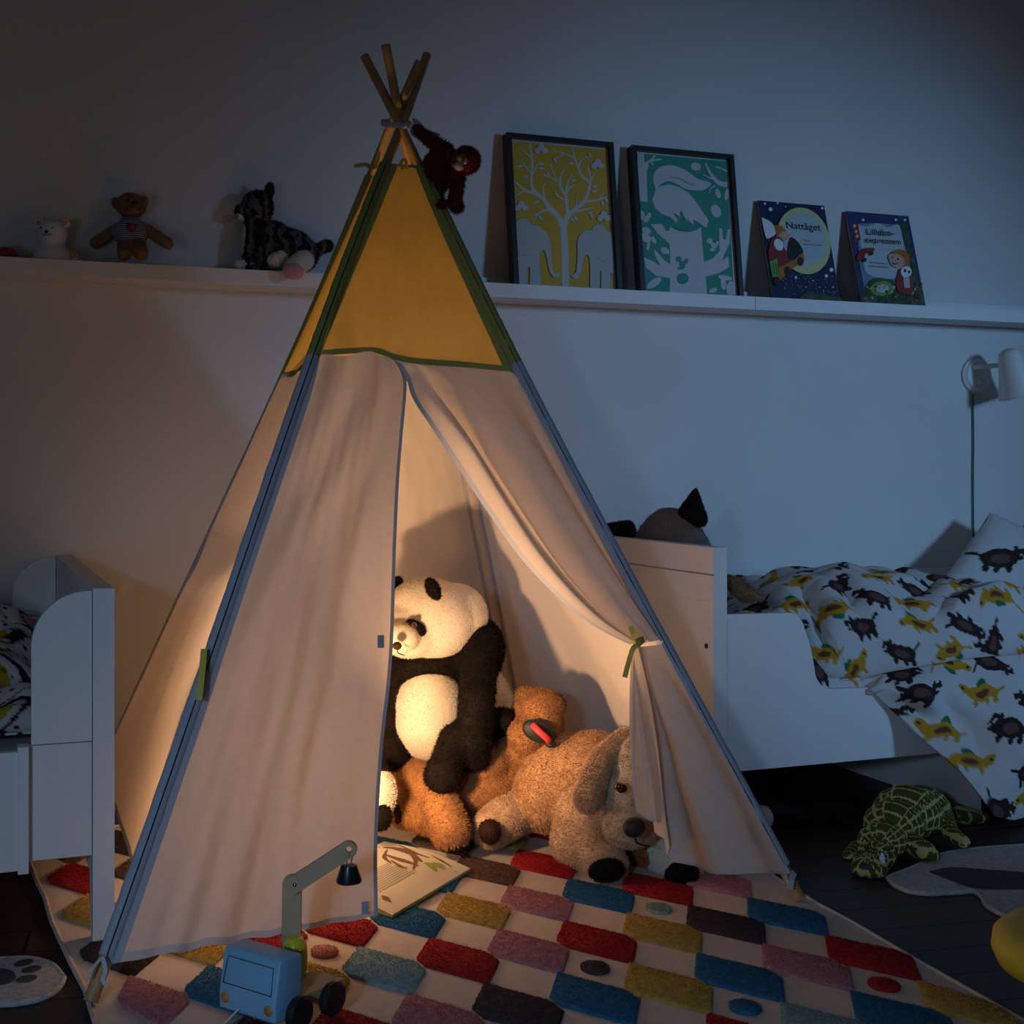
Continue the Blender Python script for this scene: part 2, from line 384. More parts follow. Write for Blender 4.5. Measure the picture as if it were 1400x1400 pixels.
cr = ['cream_cloth', 'cloth_trim', 'cream_hem']; li = ['cream_lining', 'cloth_trim']; ye = ['yellow_cloth', 'yellow_trim']
panel('back_panel', 'BL', 'BR', .07, 1.07, li, lambda u, z: .012*nz(u*7, z*1.5, 3)+.004*nz(u*25, z*12, 9)-.03*math.sin(u*math.pi))
panel('side_panel', 'FR', 'BR', .05, 1.07, li, lambda u, z: .018*nz(u*5, z*1.2, 13)+.003*nz(u*22, z*14, 2)-.03*math.exp(-((u-.75)/.12)**2))
panel('side_panel', 'BL', 'FL', .07, 1.07, cr, lambda u, z: -.045*math.sin(u*math.pi)*(1.2-z)+.022*nz(u*3, z*3.5, 21)-.03*math.exp(-((z-.63-.1*u)/.045)**2), hemf=lambda u: .02)
for a, b in (('BL', 'BR'), ('FR', 'BR'), ('BL', 'FL')):
    panel('yellow_cap_panel', a, b, 1.06, TZ, ye, lambda u, z: .006*nz(u*4, z*4, 5), 24, 30, .022)
# front cap with the slightly sagging lower seam
seam = smoothpts([fpl(424, 488, .013), fpl(470, 484, .014), fpl(513, 483, .015), fpl(540, 492, .016), fpl(574, 498, .017), fpl(630, 502, .015), fpl(703, 509, .013)], 8)
def capf(u, v):
    w = .60*(1-v)+.11*v; u = rmap(u, 60, .036/w, .024/w)
    t = pole('FL', TZ).lerp(pole('FR', TZ), u)+NF*.013; b = samp(seam, u); p = b.lerp(t, v); return p+NF*(.005*nz(u*4, v*3, 7)*math.sin(v*math.pi))
def capm(u, v):
    return 1 if (min(u, 1-u) < 2/60 or v < 2/70 or v > .985) else 0
MB().grid(capf, 60, 70, capm).build('yellow_front_panel', ye, tent, auto='keep')
# left door flap
le = smoothpts([fpl(553, 497, .01), fpl(556, 530, .014), fpl(549, 610, .018), fpl(545, 663, .02), fpl(541, 750, .02), fpl(536, 900, .012), fpl(523, 1026, .0), fpl(516, 1151, -.005), fpl(517, 1252, -.0)], 8)
zs = pole('FL', 1.065)
def lflap(u, v):
    w = .26+.30*v; u = rmap(u, 110, .031/w, .009/w)
    tv = v; L0 = pole('FL', .062+(1.062-.062)*(1-tv))+NF*.013
    R0 = samp(le, tv); p = L0.lerp(R0, u)
    if tv < .12: p = p.lerp(samp(seam, u*.46).lerp(p, tv/.12), 1-tv/.12)
    env = math.sin(min(u, 1)*math.pi*.93)
    f = .014*nz(u*6+2*v, v*2.2, 1.5)+.006*math.sin(u*34+3*nz(u*3, v*2, 4))*(v**3)*.8+.008*nz(u*12, v*5, 8)*(.3+v)
    diag = .016*math.sin((u*1.3+(v)*1.9)*9)*math.exp(-((v-.3)/.3)**2)*(1-u)
    p = p+NF*(f+diag*.7)*env
    if v > .9: p.z += .0025*math.sin(u*40)*(v-.9)*10*env
    return p
def lfm(u, v):
    return 1 if (min(u, 1-u) < 2/110) else (2 if v > 1-2/150 else 0)
MB().grid(lflap, 110, 150, lfm).build('door_flap', cr, tent, auto='keep')
# right door flap, gathered at the tie then falling to the floor
tie = fpl(866, 882, .02)
ie = smoothpts([fpl(556, 500, .01), fpl(562, 540, .012), fpl(590, 585, .02), fpl(623, 636, .02), fpl(662, 694, .015), fpl(705, 755, .01), fpl(745, 800, .005), fpl(800, 850, .01), fpl(858, 881, .02)], 8)
def ztie(v): return 1.062+(.505-1.062)*v
def rup(u, v):
    R0 = pole('FR', ztie(v))+NF*.013+V((.008*v, 0, 0)); L0 = samp(ie, v)
    if v < .1: L0 = L0.lerp(samp(seam, .47), 0)
    p = L0.lerp(R0, u)
    if v < .1: p = p.lerp(samp(seam, .47+.53*u).lerp(p, v/.1), 1-v/.1)
    w = (R0-L0).length; env = min(1, v*3)*(1-.55*v)
    roll = .052*math.exp(-((u-.15)/.08)**2)-.042*math.exp(-((u-.40)/.10)**2)+.034*math.exp(-((u-.68)/.09)**2)+.018*math.sin(u*26)*v-.02*math.exp(-((u-.88)/.07)**2)
    e2 = min(1, (1-u)*8); q = p+NF*(roll*env*e2)
    fl = max(0, v-.82)/.18
    return q.lerp(q.lerp(tie, .35), fl*(1-u))
def rum(u, v):
    w = .22+.0*v
    return 1 if (u < .035 or (1-u)*(.3-.1*v) < .018) else 0
MB().grid(rup, 90, 90, rum).build('door_flap', cr, tent, auto='keep')
he = smoothpts([fpl(868, 1112, .035), fpl(887, 1123, .03), fpl(904, 1128, .03), fpl(908, 1150, .045), fpl(912, 1176, .05), fpl(960, 1188, .055), fpl(1010, 1194, .035), fpl(1050, 1196, .02), fpl(1086, 1196, .013)], 8)
tp = smoothpts([fpl(866, 872, .02), fpl(868, 876, .04), fpl(872, 880, .045), fpl(877, 884, .03), fpl(884, 884, .013)], 8)
def rlow(u, v):
    a = samp(tp, u); b = samp(he, u); s = v**.82
    p = a.lerp(b, v); x = smoothstep(v)
    # keep right edge on the pole
    pr = pole('FR', .50+(.06-.50)*v)+NF*.013; p = p.lerp(pr, max(0, (u-.75)/.25)**1.5)
    if u < .4: p += RT*(-.012*math.sin(v*math.pi)*(1-u/.4))
    f = .020*math.sin(u*15+.6)+.013*math.sin(u*31+v*2)+.010*nz(u*6, v*3, 6)
    p += NF*(f*math.sin(min(1, v*1.6)*math.pi/2)*min(1, (1-u)*6)*min(1, .25+u*4))
    return p
def smoothstep(x): return x*x*(3-2*x)
MB().grid(rlow, 110, 90, lambda u, v: 2 if v > .985 else (1 if (1-u)*.5 < .02 else 0)).build('door_flap', cr, tent, auto='keep')
# pole sleeves
for n in ('FL', 'FR', 'BL', 'BR'):
    off = NF*.004 if n[0] == 'F' else -NF*.002
    for z0, z1, k in ((.075, 1.075, 'cloth_trim'), (1.075, TZ, 'yellow_trim')):
        q = 40; mb = MB(); mb.tube([pole(n, z0+(z1-z0)*i/q)+off+V((.0015*nz(i*.7, 0, 1), 0, 0)) for i in range(q+1)], [(.0140 if n[0] == 'F' else (.0145 if z0 < 1 and n == 'BR' else .0125))+.001*nz(i*.9, 3, 2) for i in range(q+1)], 12, caps=False)
        mb.build('pole_sleeve', 'cream_lining' if n == 'BR' and k == 'cloth_trim' else k, tent)
    if n[0] == 'F':
        sx = RT*(-.0015 if n == 'FL' else -.006)
        MB().tube([pole(n, .075+(TZ-.075)*i/40)+NF*.0185+sx for i in range(41)], .0012, 5).build('seam_piping', 'seam_thread', tent)
# straps, ribbons, ties
def ribbon(pts, w, name, m, nrm=None, parent=None, th=.0012):
    pts = smoothpts(pts, 6); nrm = nrm or -FW; mb = MB(); vs = []; fs = []
    for i, p in enumerate(pts):
        t = (pts[min(i+1, len(pts)-1)]-pts[max(i-1, 0)]).normalized(); s_ = t.cross(nrm).normalized()*w/2; k = nrm*th/2
        vs += [p-s_-k, p+s_-k, p+s_+k, p-s_+k]
    for i in range(len(pts)-1):
        for j in range(4): fs.append((i*4+j, i*4+(j+1) % 4, i*4+4+(j+1) % 4, i*4+4+j))
    fs += [(0, 1, 2, 3), tuple(len(vs)-4+j for j in range(4))]
    return mb.add(vs, fs).build(name, m, parent or tent, auto=40)
loop = []
for k in range(13):
    a = 2*math.pi*k/12; loop.append(W(541+20*math.cos(a), 169+1.5*math.cos(a)+2*math.sin(a), 3.06-.062*math.sin(a)))
mb = MB(); q = smoothpts(loop, 4); vs = []; fs = []
for p in q: vs += [p+UP*.0065, p-UP*.0065]
fs = [(2*i, 2*i+2, 2*i+3, 2*i+1) for i in range(len(q)-1)]
solid(mb.add(vs, fs).build('binding_strap', 'white_strap', tent), .002)
ribbon([W(560, 168, 3.03), W(566, 165, 3.02), W(574, 171, 3.01), W(578, 180, 3.0), W(588, 182, 3.0), W(601, 186, 2.99)], .010, 'strap_end', 'white_strap')
ribbon([W(565, 170, 3.02), W(563, 181, 3.0), W(570, 187, 3.0), W(580, 183, 2.99)], .007, 'strap_end', 'white_strap')
ribbon([W(506, 229, 2.97), W(500, 225, 2.95), W(484, 227, 2.94)], .0085, 'ribbon', 'yellow_ribbon')
ribbon([W(508, 229, 2.97), W(514, 226, 2.95), W(518, 207, 2.94)], .0085, 'ribbon', 'yellow_ribbon')
ribbon([W(551, 232, 2.97), W(548, 222, 2.95), W(554, 218, 2.94), W(557, 231, 2.96)], .006, 'ribbon', 'yellow_ribbon')
ribbon([W(535, 229, 2.98), W(545, 225, 2.97), W(553, 226, 2.96)], .004, 'ribbon', 'yellow_ribbon')
ribbon([fpl(279, 887, .035), fpl(276, 920, .045), fpl(272, 957, .045)], .011, 'ribbon', 'yellow_ribbon')
ribbon([fpl(862, 856, .05), fpl(866, 868, .06), fpl(872, 880, .065)], .010, 'ribbon', 'yellow_ribbon')
ribbon([fpl(881, 875, .045), fpl(874, 880, .065), fpl(866, 886, .066), fpl(861, 900, .06), fpl(854, 926, .055)], .010, 'ribbon', 'yellow_ribbon')
ribbon([fpl(864, 880, .06), fpl(870, 876, .07), fpl(880, 872, .05)], .008, 'ribbon', 'yellow_ribbon')
ribbon([fpl(138, 1310, .03), fpl(128, 1322, .03), fpl(121, 1338, .03)], .004, 'corner_string', 'white_strap')
ribbon([fpl(140, 1308, .03), fpl(144, 1325, .035), fpl(141, 1340, .035), fpl(147, 1348, .035)], .007, 'corner_string', 'white_strap')
ribbon([fpl(1086, 1192, .02), fpl(1082, 1205, .03), fpl(1080, 1215, .03)], .012, 'corner_string', 'white_strap')
ribbon([fpl(1074, 1196, .02), fpl(1077, 1206, .025), fpl(1086, 1204, .03)], .005, 'corner_string', 'white_strap')
for px, py, w, h in ((520.5, 877, 3.2, 9), (499, 1241, 4, 9)):
    k = fpl(px, py, .026).y/ray(px, py).y/F
    MB().box(fpl(px-w, py+h, .026 if py < 1000 else .012), fpl(px+w, py-h, .028 if py < 1000 else .016), bev=.0005).build('fastener_tab', 'cloth_trim', tent)

# ------------------------------------------------------------------ rug
rug = thing('patchwork_rug', (.85, 2.45, 0), 'large cream rug with coloured pile diamonds and dots under the tent', 'rug')
A0 = V((.789, 2.258)); DX = .1313; DY = .2455
RZ = .008
lf = [(.192, 1.62), (.192, 2.0), (.187, 2.2), (.183, 2.36), (.170, 2.5), (.160, 2.63), (.152, 2.75), (.148, 2.91), (.138, 3.03), (.130, 3.19), (.15, 3.42)]
rg = [(1.45, 3.42), (1.565, 3.1), (1.572, 2.75), (1.57, 2.51), (1.558, 2.4), (1.548, 2.3), (1.545, 2.18), (1.528, 1.97), (1.515, 1.74), (1.508, 1.62)]
outl = lf+rg
mb = MB(); mb.prism([(x, y) for x, y in outl], (V((0, 0, .001)), V((1, 0, 0)), V((0, 1, 0)), UP), RZ-.001)
base = mb.build('woven_base', 'rug_cream', rug, smooth=False)
cc = V((.85, 2.4)); pts = [V((x, y, .006)) for x, y in outl]; pts.append(pts[0])
MB().tube(pts, .005, 8, caps=False).build('bound_edge', 'rug_cream', rug)
grid_c = {0: 'pbylrprykb', 1: 'kyrrbypbrp', -1: 'bkyprkyrbpr'.replace('', '')[0:10], -2: 'yprbkyrlby', 2: 'ylnkprknbp', 3: 'rbypkrbypl', 4: 'nkrbypkrbn', -3: 'kbyprkbypr'}
grid_c[-1] = 'ykrpkbybpr'; grid_c[1] = 'kyrrbypbrp'; grid_c[2] = 'ypbkpbnrrb'; grid_c[3] = 'rnyprbkyrp'; grid_c[-2] = 'yprbkprlby'
hx = DX/2; hy = DY/2
def inside(x, y):
    def itp(l, y):
        l = sorted((b, a) for a, b in l)
        for (y0, x0), (y1, x1) in zip(l, l[1:]):
            if y0 <= y <= y1: return x0+(x1-x0)*(y-y0)/(y1-y0)
        return None
    a = itp(lf, y); b = itp(rg, y); return a is not None and b is not None and a+.02 < x < b+.004
patches = {}
for j, row in grid_c.items():
    for i, ch in enumerate(row):
        cx = A0.x+(i-4)*.1309-.0142*j; cy = A0.y+j*.2437-.0013*(i-4)
        e = .93; poly = [(0, hy), (hx*e, hy*.12), (hx*e, -hy*.12-.012), (0, -hy), (-hx*e, -hy*.12), (-hx*e, hy*.12+.012)]
        poly = [(cx+x-.085*y*1.0, cy+y*.995-.1*x) for x, y in poly]
        # clip to outline by moving points in
        q = []
        for x, y in poly:
            k = 0
            while not inside(x, y) and k < 24: x += (cc.x-x)*.04; y += (cc.y-y)*(.04 if abs(y-cc.y) > .8 else .0); k += 1
            q.append((x, y))
        ok = sum(inside(*p) for p in q) >= 5
        if ok: patches.setdefault(ch, []).append(q)
dots = [(1.267, 2.420, 'g'), (1.413, 1.912, 'r'), (1.149, 1.91, 'b'), (1.005, 2.156, 'k'), (.591, 2.397, 'p')]
for x, y, ch in dots:
    jj = round((y-2.258)/.2437-.5)+.5; ii = round((x-.789+.0142*jj)/.1309-.5)+.5; x = .789+ii*.1309-.0142*jj; y = 2.258+.2437*jj
    patches.setdefault(ch, []).append([(x+.024*math.cos(a*.5236), y+.030*math.sin(a*.5236)) for a in range(12)])
for ch, pl in patches.items():
    mb = MB(); fr = (V((0, 0, RZ-.001)), V((1, 0, 0)), V((0, 1, 0)), UP)
    for q in pl:
        c = V((sum(x for x, y in q)/len(q), sum(y for x, y in q)/len(q)))
        qi = [(c.x+(x-c.x)*.96, c.y+(y-c.y)*.96) for x, y in q]
        n = len(q); vs = [V((x, y, RZ-.001)) for x, y in q]+[V((x, y, RZ+.004)) for x, y in q]+[V((x, y, RZ+.006)) for x, y in qi]
        mb.add(vs, [(i, (i+1) % n, n+(i+1) % n, n+i) for i in range(n)]+[(n+i, n+(i+1) % n, 2*n+(i+1) % n, 2*n+i) for i in range(n)]+[tuple(range(2*n, 3*n))])
    me = mb.mesh('pile', ['rug_'+ch], False)
    me = fur(me, int(2600*len(pl)) if len(pl[0]) == 6 else 800*len(pl), .0042, .0016, -.5, 1.1)
    link('pile_diamonds', me, rug)

# ------------------------------------------------------------------ beds
def arc(cx, cy, r, a0, a1, n=12): return [(cx+r*math.cos(math.radians(a0+(a1-a0)*i/n)), cy+r*math.sin(math.radians(a0+(a1-a0)*i/n))) for i in range(n+1)]
lb = thing('toddler_bed', (-.4, 3.1, 0), 'white toddler bed with rounded side guard, cut off by the left edge', 'bed')
XE = (.2125, .2495); Y0 = 2.573; Y1 = 3.66; ZT = .641
mb = MB(); mb.prism([(Y0, 0.0), (Y0+.05, 0.0), (Y0+.075, .12), (Y1-.075, .12), (Y1-.05, 0), (Y1, 0), (Y1, ZT), (Y0, ZT)], (V((XE[0], 0, .001)), V((0, 1, 0)), UP, V((1, 0, 0))), XE[1]-XE[0])
mb.build('end_panel', 'white_lacquer', lb, smooth=False)
for yy, nme in ((Y0+.003, 'side_guard'), (Y1-.025, 'side_guard')):
    pl = [(.211, .371), (.211, ZT-.003)]+[(x, z) for x, z in arc(.205, ZT-.003-.096, .096, 90, 180)]+[(.109, .371)]
    MB().prism(pl, (V((0, yy, 0)), V((1, 0, 0)), UP, V((0, 1, 0))), .02).build(nme, 'white_lacquer', lb, smooth=False)
MB().box((.095, Y0+.004, .167), (.211, Y0+.022, .369), bev=.001).build('side_rail', 'white_lacquer', lb, False)
MB().box((-1.2, Y0-.008, .155), (.086, Y0+.012, .362), bev=.001).build('side_rail', 'white_lacquer', lb, False)
MB().box((.086, Y0-.014, .150), (.104, Y0+.022, .371), bev=.001).build('rail_bracket', 'white_lacquer', lb, False)
MB().box((-1.2, Y1-.022, .16), (.211, Y1, .37)).build('side_rail', 'white_lacquer', lb, False)
MB().box((-1.2, Y0+.023, .20), (.211, Y1-.023, .22)).build('slat_base', 'white_lacquer', lb, False)

rb = thing('toddler_bed', (2.4, 3.2, 0), 'white toddler bed behind the right of the tent, with low cut-out side rail', 'bed')
XR = (1.591, 1.627); YR = 2.785; YB = 3.68; ZR = .676
mb = MB(); mb.prism([(YR, 0), (YR+.05, 0), (YR+.075, .12), (YB-.075, .12), (YB-.05, 0), (YB, 0), (YB, ZR), (YR, ZR)], (V((XR[0], 0, .001)), V((0, 1, 0)), UP, V((1, 0, 0))), XR[1]-XR[0])
# grooves: thin raised strips; the upper one's grey stands for the groove's shade
ep = mb.build('end_panel', 'white_lacquer', rb, smooth=False)
for z in (.612, .548):
    MB().box((XR[0]-.0012, YR-.0008, z), (XR[0]+.002, YB-.02, z+.0035)).build('groove_strip', 'ink_grey' if z > .6 else 'white_plastic', rb, False)
MB().lathe([(.0055, 0), (.0055, .0025)], WX(966, 883, XR[0]-.0015), (-1, 0, 0)).build('bolt_hole', 'ink_black', rb)
# side rail with the wave cut
wave = [(1.629, .16), (1.629, .522), (1.79, .520)]+arc(1.79, .472, .048, 90, 10, 8)+[(1.853, .44), (1.862, .40)]+arc(1.915, .385, .05, 185, 268, 8)+[(2.05, .332), (3.3, .335), (3.3, .16)]
MB().prism(wave, (V((0, YR+.002, 0)), V((1, 0, 0)), UP, V((0, 1, 0))), .02).build('side_rail', 'white_lacquer', rb, smooth=False)
MB().box((1.629, YB-.022, .16), (3.3, YB-.002, .54)).build('side_rail', 'white_lacquer', rb, False)
MB().box((1.629, YR+.023, .19), (3.3, YB-.023, .22)).build('slat_base', 'white_lacquer', rb, False)
MB().box((2.345, YR+.03, .0), (2.375, YB-.03, .158)).build('leg_panel', 'white_lacquer', rb, False)
MB().box((3.3, YR, 0.001), (3.336, YB, ZR)).build('end_panel', 'white_lacquer', rb, False)
mt = MB().box((1.632, YR+.026, .222), (3.295, YB-.026, .33), bev=.02).build('mattress', 'poster_white', None); tag(mt, 'mattress of the right white bed, under the printed duvet', 'mattress')

# printed cotton colours: animals as ellipses in metres on the cloth
WHT = np.array((.56, .56, .56)); BRN = np.array((.030, .020, .018)); BEL = np.array((.12, .06, .05)); YEL = np.array((.50, .26, .02)); GRN = np.array((.01, .17, .07)); BEL2 = np.array((.13, .055, .03)); BLK = np.array((.01, .01, .012))
def animals(uv, cell=.135, seed=3, kinds=(0, 1), jitter=1, size=1.0, bg=WHT, layout=None):
    rs = random.Random(seed); col = np.tile(bg, (len(uv), 1)).astype(float); u0, v0 = uv.min(0); u1, v1 = uv.max(0)
    inst = []
    if layout: inst = layout
    else:
        j = 0; v = v0
        while v < v1+cell:
            u = u0+(cell*.5 if j % 2 else 0); i = 0
            while u < u1+cell:
                inst.append((u+rs.uniform(-.015, .015)*jitter, v+rs.uniform(-.015, .015)*jitter, rs.uniform(-.5, .5)+(math.pi if rs.random() < .3 else 0), (i+j) % 2, rs.choice((-1, 1)))); u += cell; i += 1
            v += cell*.62; j += 1
    def ellp(loc, cx, cy, a, b, c, r=0):
        x = loc[:, 0]-cx; y = loc[:, 1]-cy
        if r: x, y = x*math.cos(r)+y*math.sin(r), -x*math.sin(r)+y*math.cos(r)
        k = (x/a)**2+(y/b)**2 < 1; return k, c
    for (cu, cv, an, kd, fl) in inst:
        d = uv-np.array((cu, cv)); near = np.abs(d).max(1) < .085*size
        if not near.any(): continue
        q = d[near]/size; x = (q[:, 0]*math.cos(an)+q[:, 1]*math.sin(an))*fl; y = -q[:, 0]*math.sin(an)+q[:, 1]*math.cos(an); loc = np.stack([x, y], 1)
        sub = col[near]
        if kd == 0: parts = [(0, 0, .038, .025, BRN, 0), (.036, .010, .019, .015, BRN, .4), (.030, .026, .005, .007, BRN, 0), (.047, .021, .005, .006, BRN, 0), (-.026, -.024, .007, .013, BRN, 0), (-.006, -.028, .006, .011, BRN, 0), (.018, -.026, .007, .012, BRN, .2), (-.044, .014, .016, .004, BRN, -.6), (0, -.002, .019, .013, BEL, 0), (.042, .010, .0035, .0035, WHT, 0), (.050, .007, .0035, .0035, WHT, 0)]
        else: parts = [(-.004, .022, .014, .012, GRN, 0), (0, 0, .044, .019, YEL, 0), (.046, .008, .015, .011, YEL, .6), (-.034, -.018, .006, .013, YEL, .3), (-.012, -.020, .005, .011, YEL, 0), (.02, -.02, .006, .012, YEL, 0), (-.050, .008, .016, .0035, YEL, -.5), (.055, .015, .003, .004, YEL, 0), (-.002, -.002, .019, .009, BEL2, 0), (.050, .009, .004, .004, BRN, 0)]
        for cx, cy, a, b, c, r in parts:
            k, cl = ellp(loc, cx, cy, a, b, c, r); sub[k] = cl
        col[near] = sub
    return col
def cloth(name, fn, uvfn, nu, nv, colfn, parent=None, th=.004, **kw):
    mb = MB(); mb.grid(fn, nu, nv); me = mb.mesh(name, ['bedding'])
    uv = np.array([uvfn(i/nu, j/nv) for i in range(nu+1) for j in range(nv+1)]); c = colfn(uv)
    at = me.color_attributes.new('Col', 'FLOAT_COLOR', 'POINT'); at.data.foreach_set('color', np.concatenate([c, np.ones((len(c), 1))], 1).astype('f').ravel())
    o = link(name, me, parent); solid(o, th); return o
# right duvet
XA, XB = 1.64, 3.28
def itp(x, tab):
    if x <= tab[0][0]: return tab[0][1]
    for (a, b), (c, e) in zip(tab, tab[1:]):
        if x <= c: return b+(e-b)*(x-a)/(c-a)
    return tab[-1][1]
def duv(u, v):
    x = XA+(XB-XA)*u; s = v*1.45; edge = .845
    lump = .026*nz(x*5, s*5, 1)+.014*nz(x*12, s*10, 5)+.060*abs(nz(x*3.2+1, s*4.2-x*2.6, 2.2))+.020*abs(nz(x*8, s*8, 7))-.030*(1-min(1, abs(nz(x*4.5+s*2, s*3.2-x, 12.5))*5))
    ridge = .075*math.exp(-((x-2.20)/.22)**2)*math.exp(-((s-.48)/.24)**2)+.03*math.exp(-((x-2.6)/.3)**2)
    z0 = .492+ridge+lump-.05*min(1, max(0, (x-2.45)/.6))-.045*(1-min(1, max(0, (x-1.75)/.25)))
    low = itp(x, ((1.64, .500), (1.80, .498), (1.86, .42), (1.92, .352), (2.05, .345), (2.3, .37), (3.3, .40)))
    if s < edge:
        y = 3.655-s; st = .62 if x < 2.0 else .66; sag = smoothstep(min(1, max(0, (s-st)/(edge-st))))
        return V((x, y, z0*(1-sag)+(low+.01*nz(x*9, s*8, 3)*(0 if x < 1.95 else 1))*sag))
    r = (s-edge)/(1.45-edge)
    ze = itp(x, ((1.9, .30), (2.0, .325), (2.10, .31), (2.16, .25), (2.24, .14), (2.30, .03), (2.36, .012), (3.3, .012)))
    over = smoothstep(min(1, max(0, (x-2.02)/.06))); g_ = min(1, max(.12, (low-ze)/.12))
    tt = min(1, r*4)
    pin = V((x, 2.812, low-.10*r))
    bul = .055*g_*math.sin(min(1, r*2.2)*math.pi*.5)
    outw = -.012*0+bul+.10*r*smoothstep(min(1, max(0, (x-2.1)/.25)))
    fold = (.026*math.sin(x*23+s*6+2*nz(x*2, s*2, 9))+.026*nz(x*9, s*7, 7))*min(1, r*2.5)*g_
    pout = V((x-.07*r*(1-min(1, max(0, (x-2.2)/.4)))*over, 2.80-outw+fold*over*.9, max(.014, low+.01-(low-ze)*r)))
    return pin.lerp(pout, over)
NU, NV = 470, 430
mb = MB(); mb.grid(duv, NU, NV); me = mb.mesh('duvet', ['bedding'])
P_ = np.array(mb.v).reshape(NU+1, NV+1, 3); cv = np.concatenate([np.zeros((NU+1, 1)), np.cumsum(np.linalg.norm(np.diff(P_, axis=1), axis=2), 1)], 1)
cu = np.concatenate([np.zeros((1, NV+1)), np.cumsum(np.linalg.norm(np.diff(P_, axis=0), axis=2), 0)], 0)*.5+.5*P_[:, :, 0]
c = animals(np.stack([cu.ravel(), -cv.ravel()], 1), .142, 5, size=1.05)
at = me.color_attributes.new('Col', 'FLOAT_COLOR', 'POINT'); at.data.foreach_set('color', np.concatenate([c, np.ones((len(c), 1))], 1).astype('f').ravel())
duvet = link('duvet', me); solid(duvet, .006)
tag(duvet, 'white duvet printed with brown bears and yellow animals, spilling off the right bed', 'duvet')
# pillow
def pillow(name, c, ux, uy, w, h, t, colfn, n=90):
    nrm = ux.cross(uy).normalized()
    mb = MB()
    def side(sg):
        def fn(u, v):
            x = 2*u-1; y = 2*v-1; k = (max(0, 1-x**4)*max(0, 1-y**4))**.5; pinch = 1-.05*(x*x*y*y)
            sx = x*(1-.06*(1-y*y)); sy = y*(1-.06*(1-x*x))
            sx = x*(1-.05*(1-abs(y)**2)*abs(x)); sy = y*(1-.05*(1-abs(x)**2)*abs(y))
            return c+ux*(sx*w/2*1)+uy*(sy*h/2)+nrm*sg*(t/2*k+.004*nz(x*3, y*3, sg))
        return fn
    mb.grid(side(1), n, n); mb.grid(side(-1), n, n)
    me = mb.mesh(name, ['bedding']); uv = np.array([((i/n-.5)*w, (j/n-.5)*h) for i in range(n+1) for j in range(n+1)]); c1 = colfn(uv); c2 = np.tile(WHT, (len(uv), 1))
    at = me.color_attributes.new('Col', 'FLOAT_COLOR', 'POINT'); cc_ = np.concatenate([c1, c2]); at.data.foreach_set('color', np.concatenate([cc_, np.ones((len(cc_), 1))], 1).astype('f').ravel())
    return link(name, me)
c0 = WY(1354, 700, 3.57); c1 = WY(1270, 812, 3.45)
uy = (c0-c1).normalized(); ux = V((.92, .03, -.36)).normalized(); hgt = (c0-c1).length*1.06
pc = c0-uy*hgt/2+ux*.30
pil = pillow('pillow', pc, ux, uy, .60, hgt, .13, lambda uv: animals(uv, size=1.8, layout=[(-.20, .02, .45, 0, 1), (.1, .0, -.2, 1, 1), (.02, -.2, 0, 1, -1)], bg=WHT))
tag(pil, 'white pillow with a large brown bear, leaning on the wall at the right edge', 'pillow')

# left bedding
def leftcol(uv):
    c = np.tile(WHT, (len(uv), 1)).astype(float); x = uv[:, 0]; y = uv[:, 1]
    k = (np.abs(np.sin(x*38+3*np.sin(y*17))*.5+np.sin(y*31+x*12)*.5) < .045); 
    reg = np.sin(x*19+1.3)+np.sin(y*23+x*9)
    c[reg > 1.15] = np.array((.38, .30, .02)); c[reg < -1.35] = np.array((.42, .24, .26)); c[(reg > .45) & (reg < .75)] = np.array((.012, .014, .03))
    sp = ((x % .035-.017)**2+(y % .035-.017)**2 < .005**2) & (reg < .3) & (reg > -.9); c[sp] = BLK
    c[k] = BLK; return c
def lduv(u, v):
    x = -.9+1.09*u; s = v*.95; y = 3.63-s
    z = .40+.10*abs(nz(x*5, s*5, 31))+.05*nz(x*9, s*9, 4)+.10*smoothstep(min(1, max(0, (.6-s)/.5)))
    e = smoothstep(min(1, max(0, (s-.80)/.15))); z = z*(1-e)+e*.372; k = smoothstep(min(1, max(0, (x-.10)/.09))); z -= .05*k*(1-e)
    return V((x, max(y-.0, 2.60), max(z, .372)))
ld = cloth('duvet', lduv, lambda u, v: (-.9+1.09*u, .95*v), 220, 190, leftcol)
tag(ld, 'white duvet with black outlined yellow, pink and dotted shapes on the left bed', 'duvet')
mt = MB().box((-1.2, Y0+.03, .222), (.205, Y1-.03, .35), bev=.02).build('mattress', 'poster_white'); tag(mt, 'mattress of the left white bed, under the outlined-pattern duvet', 'mattress')

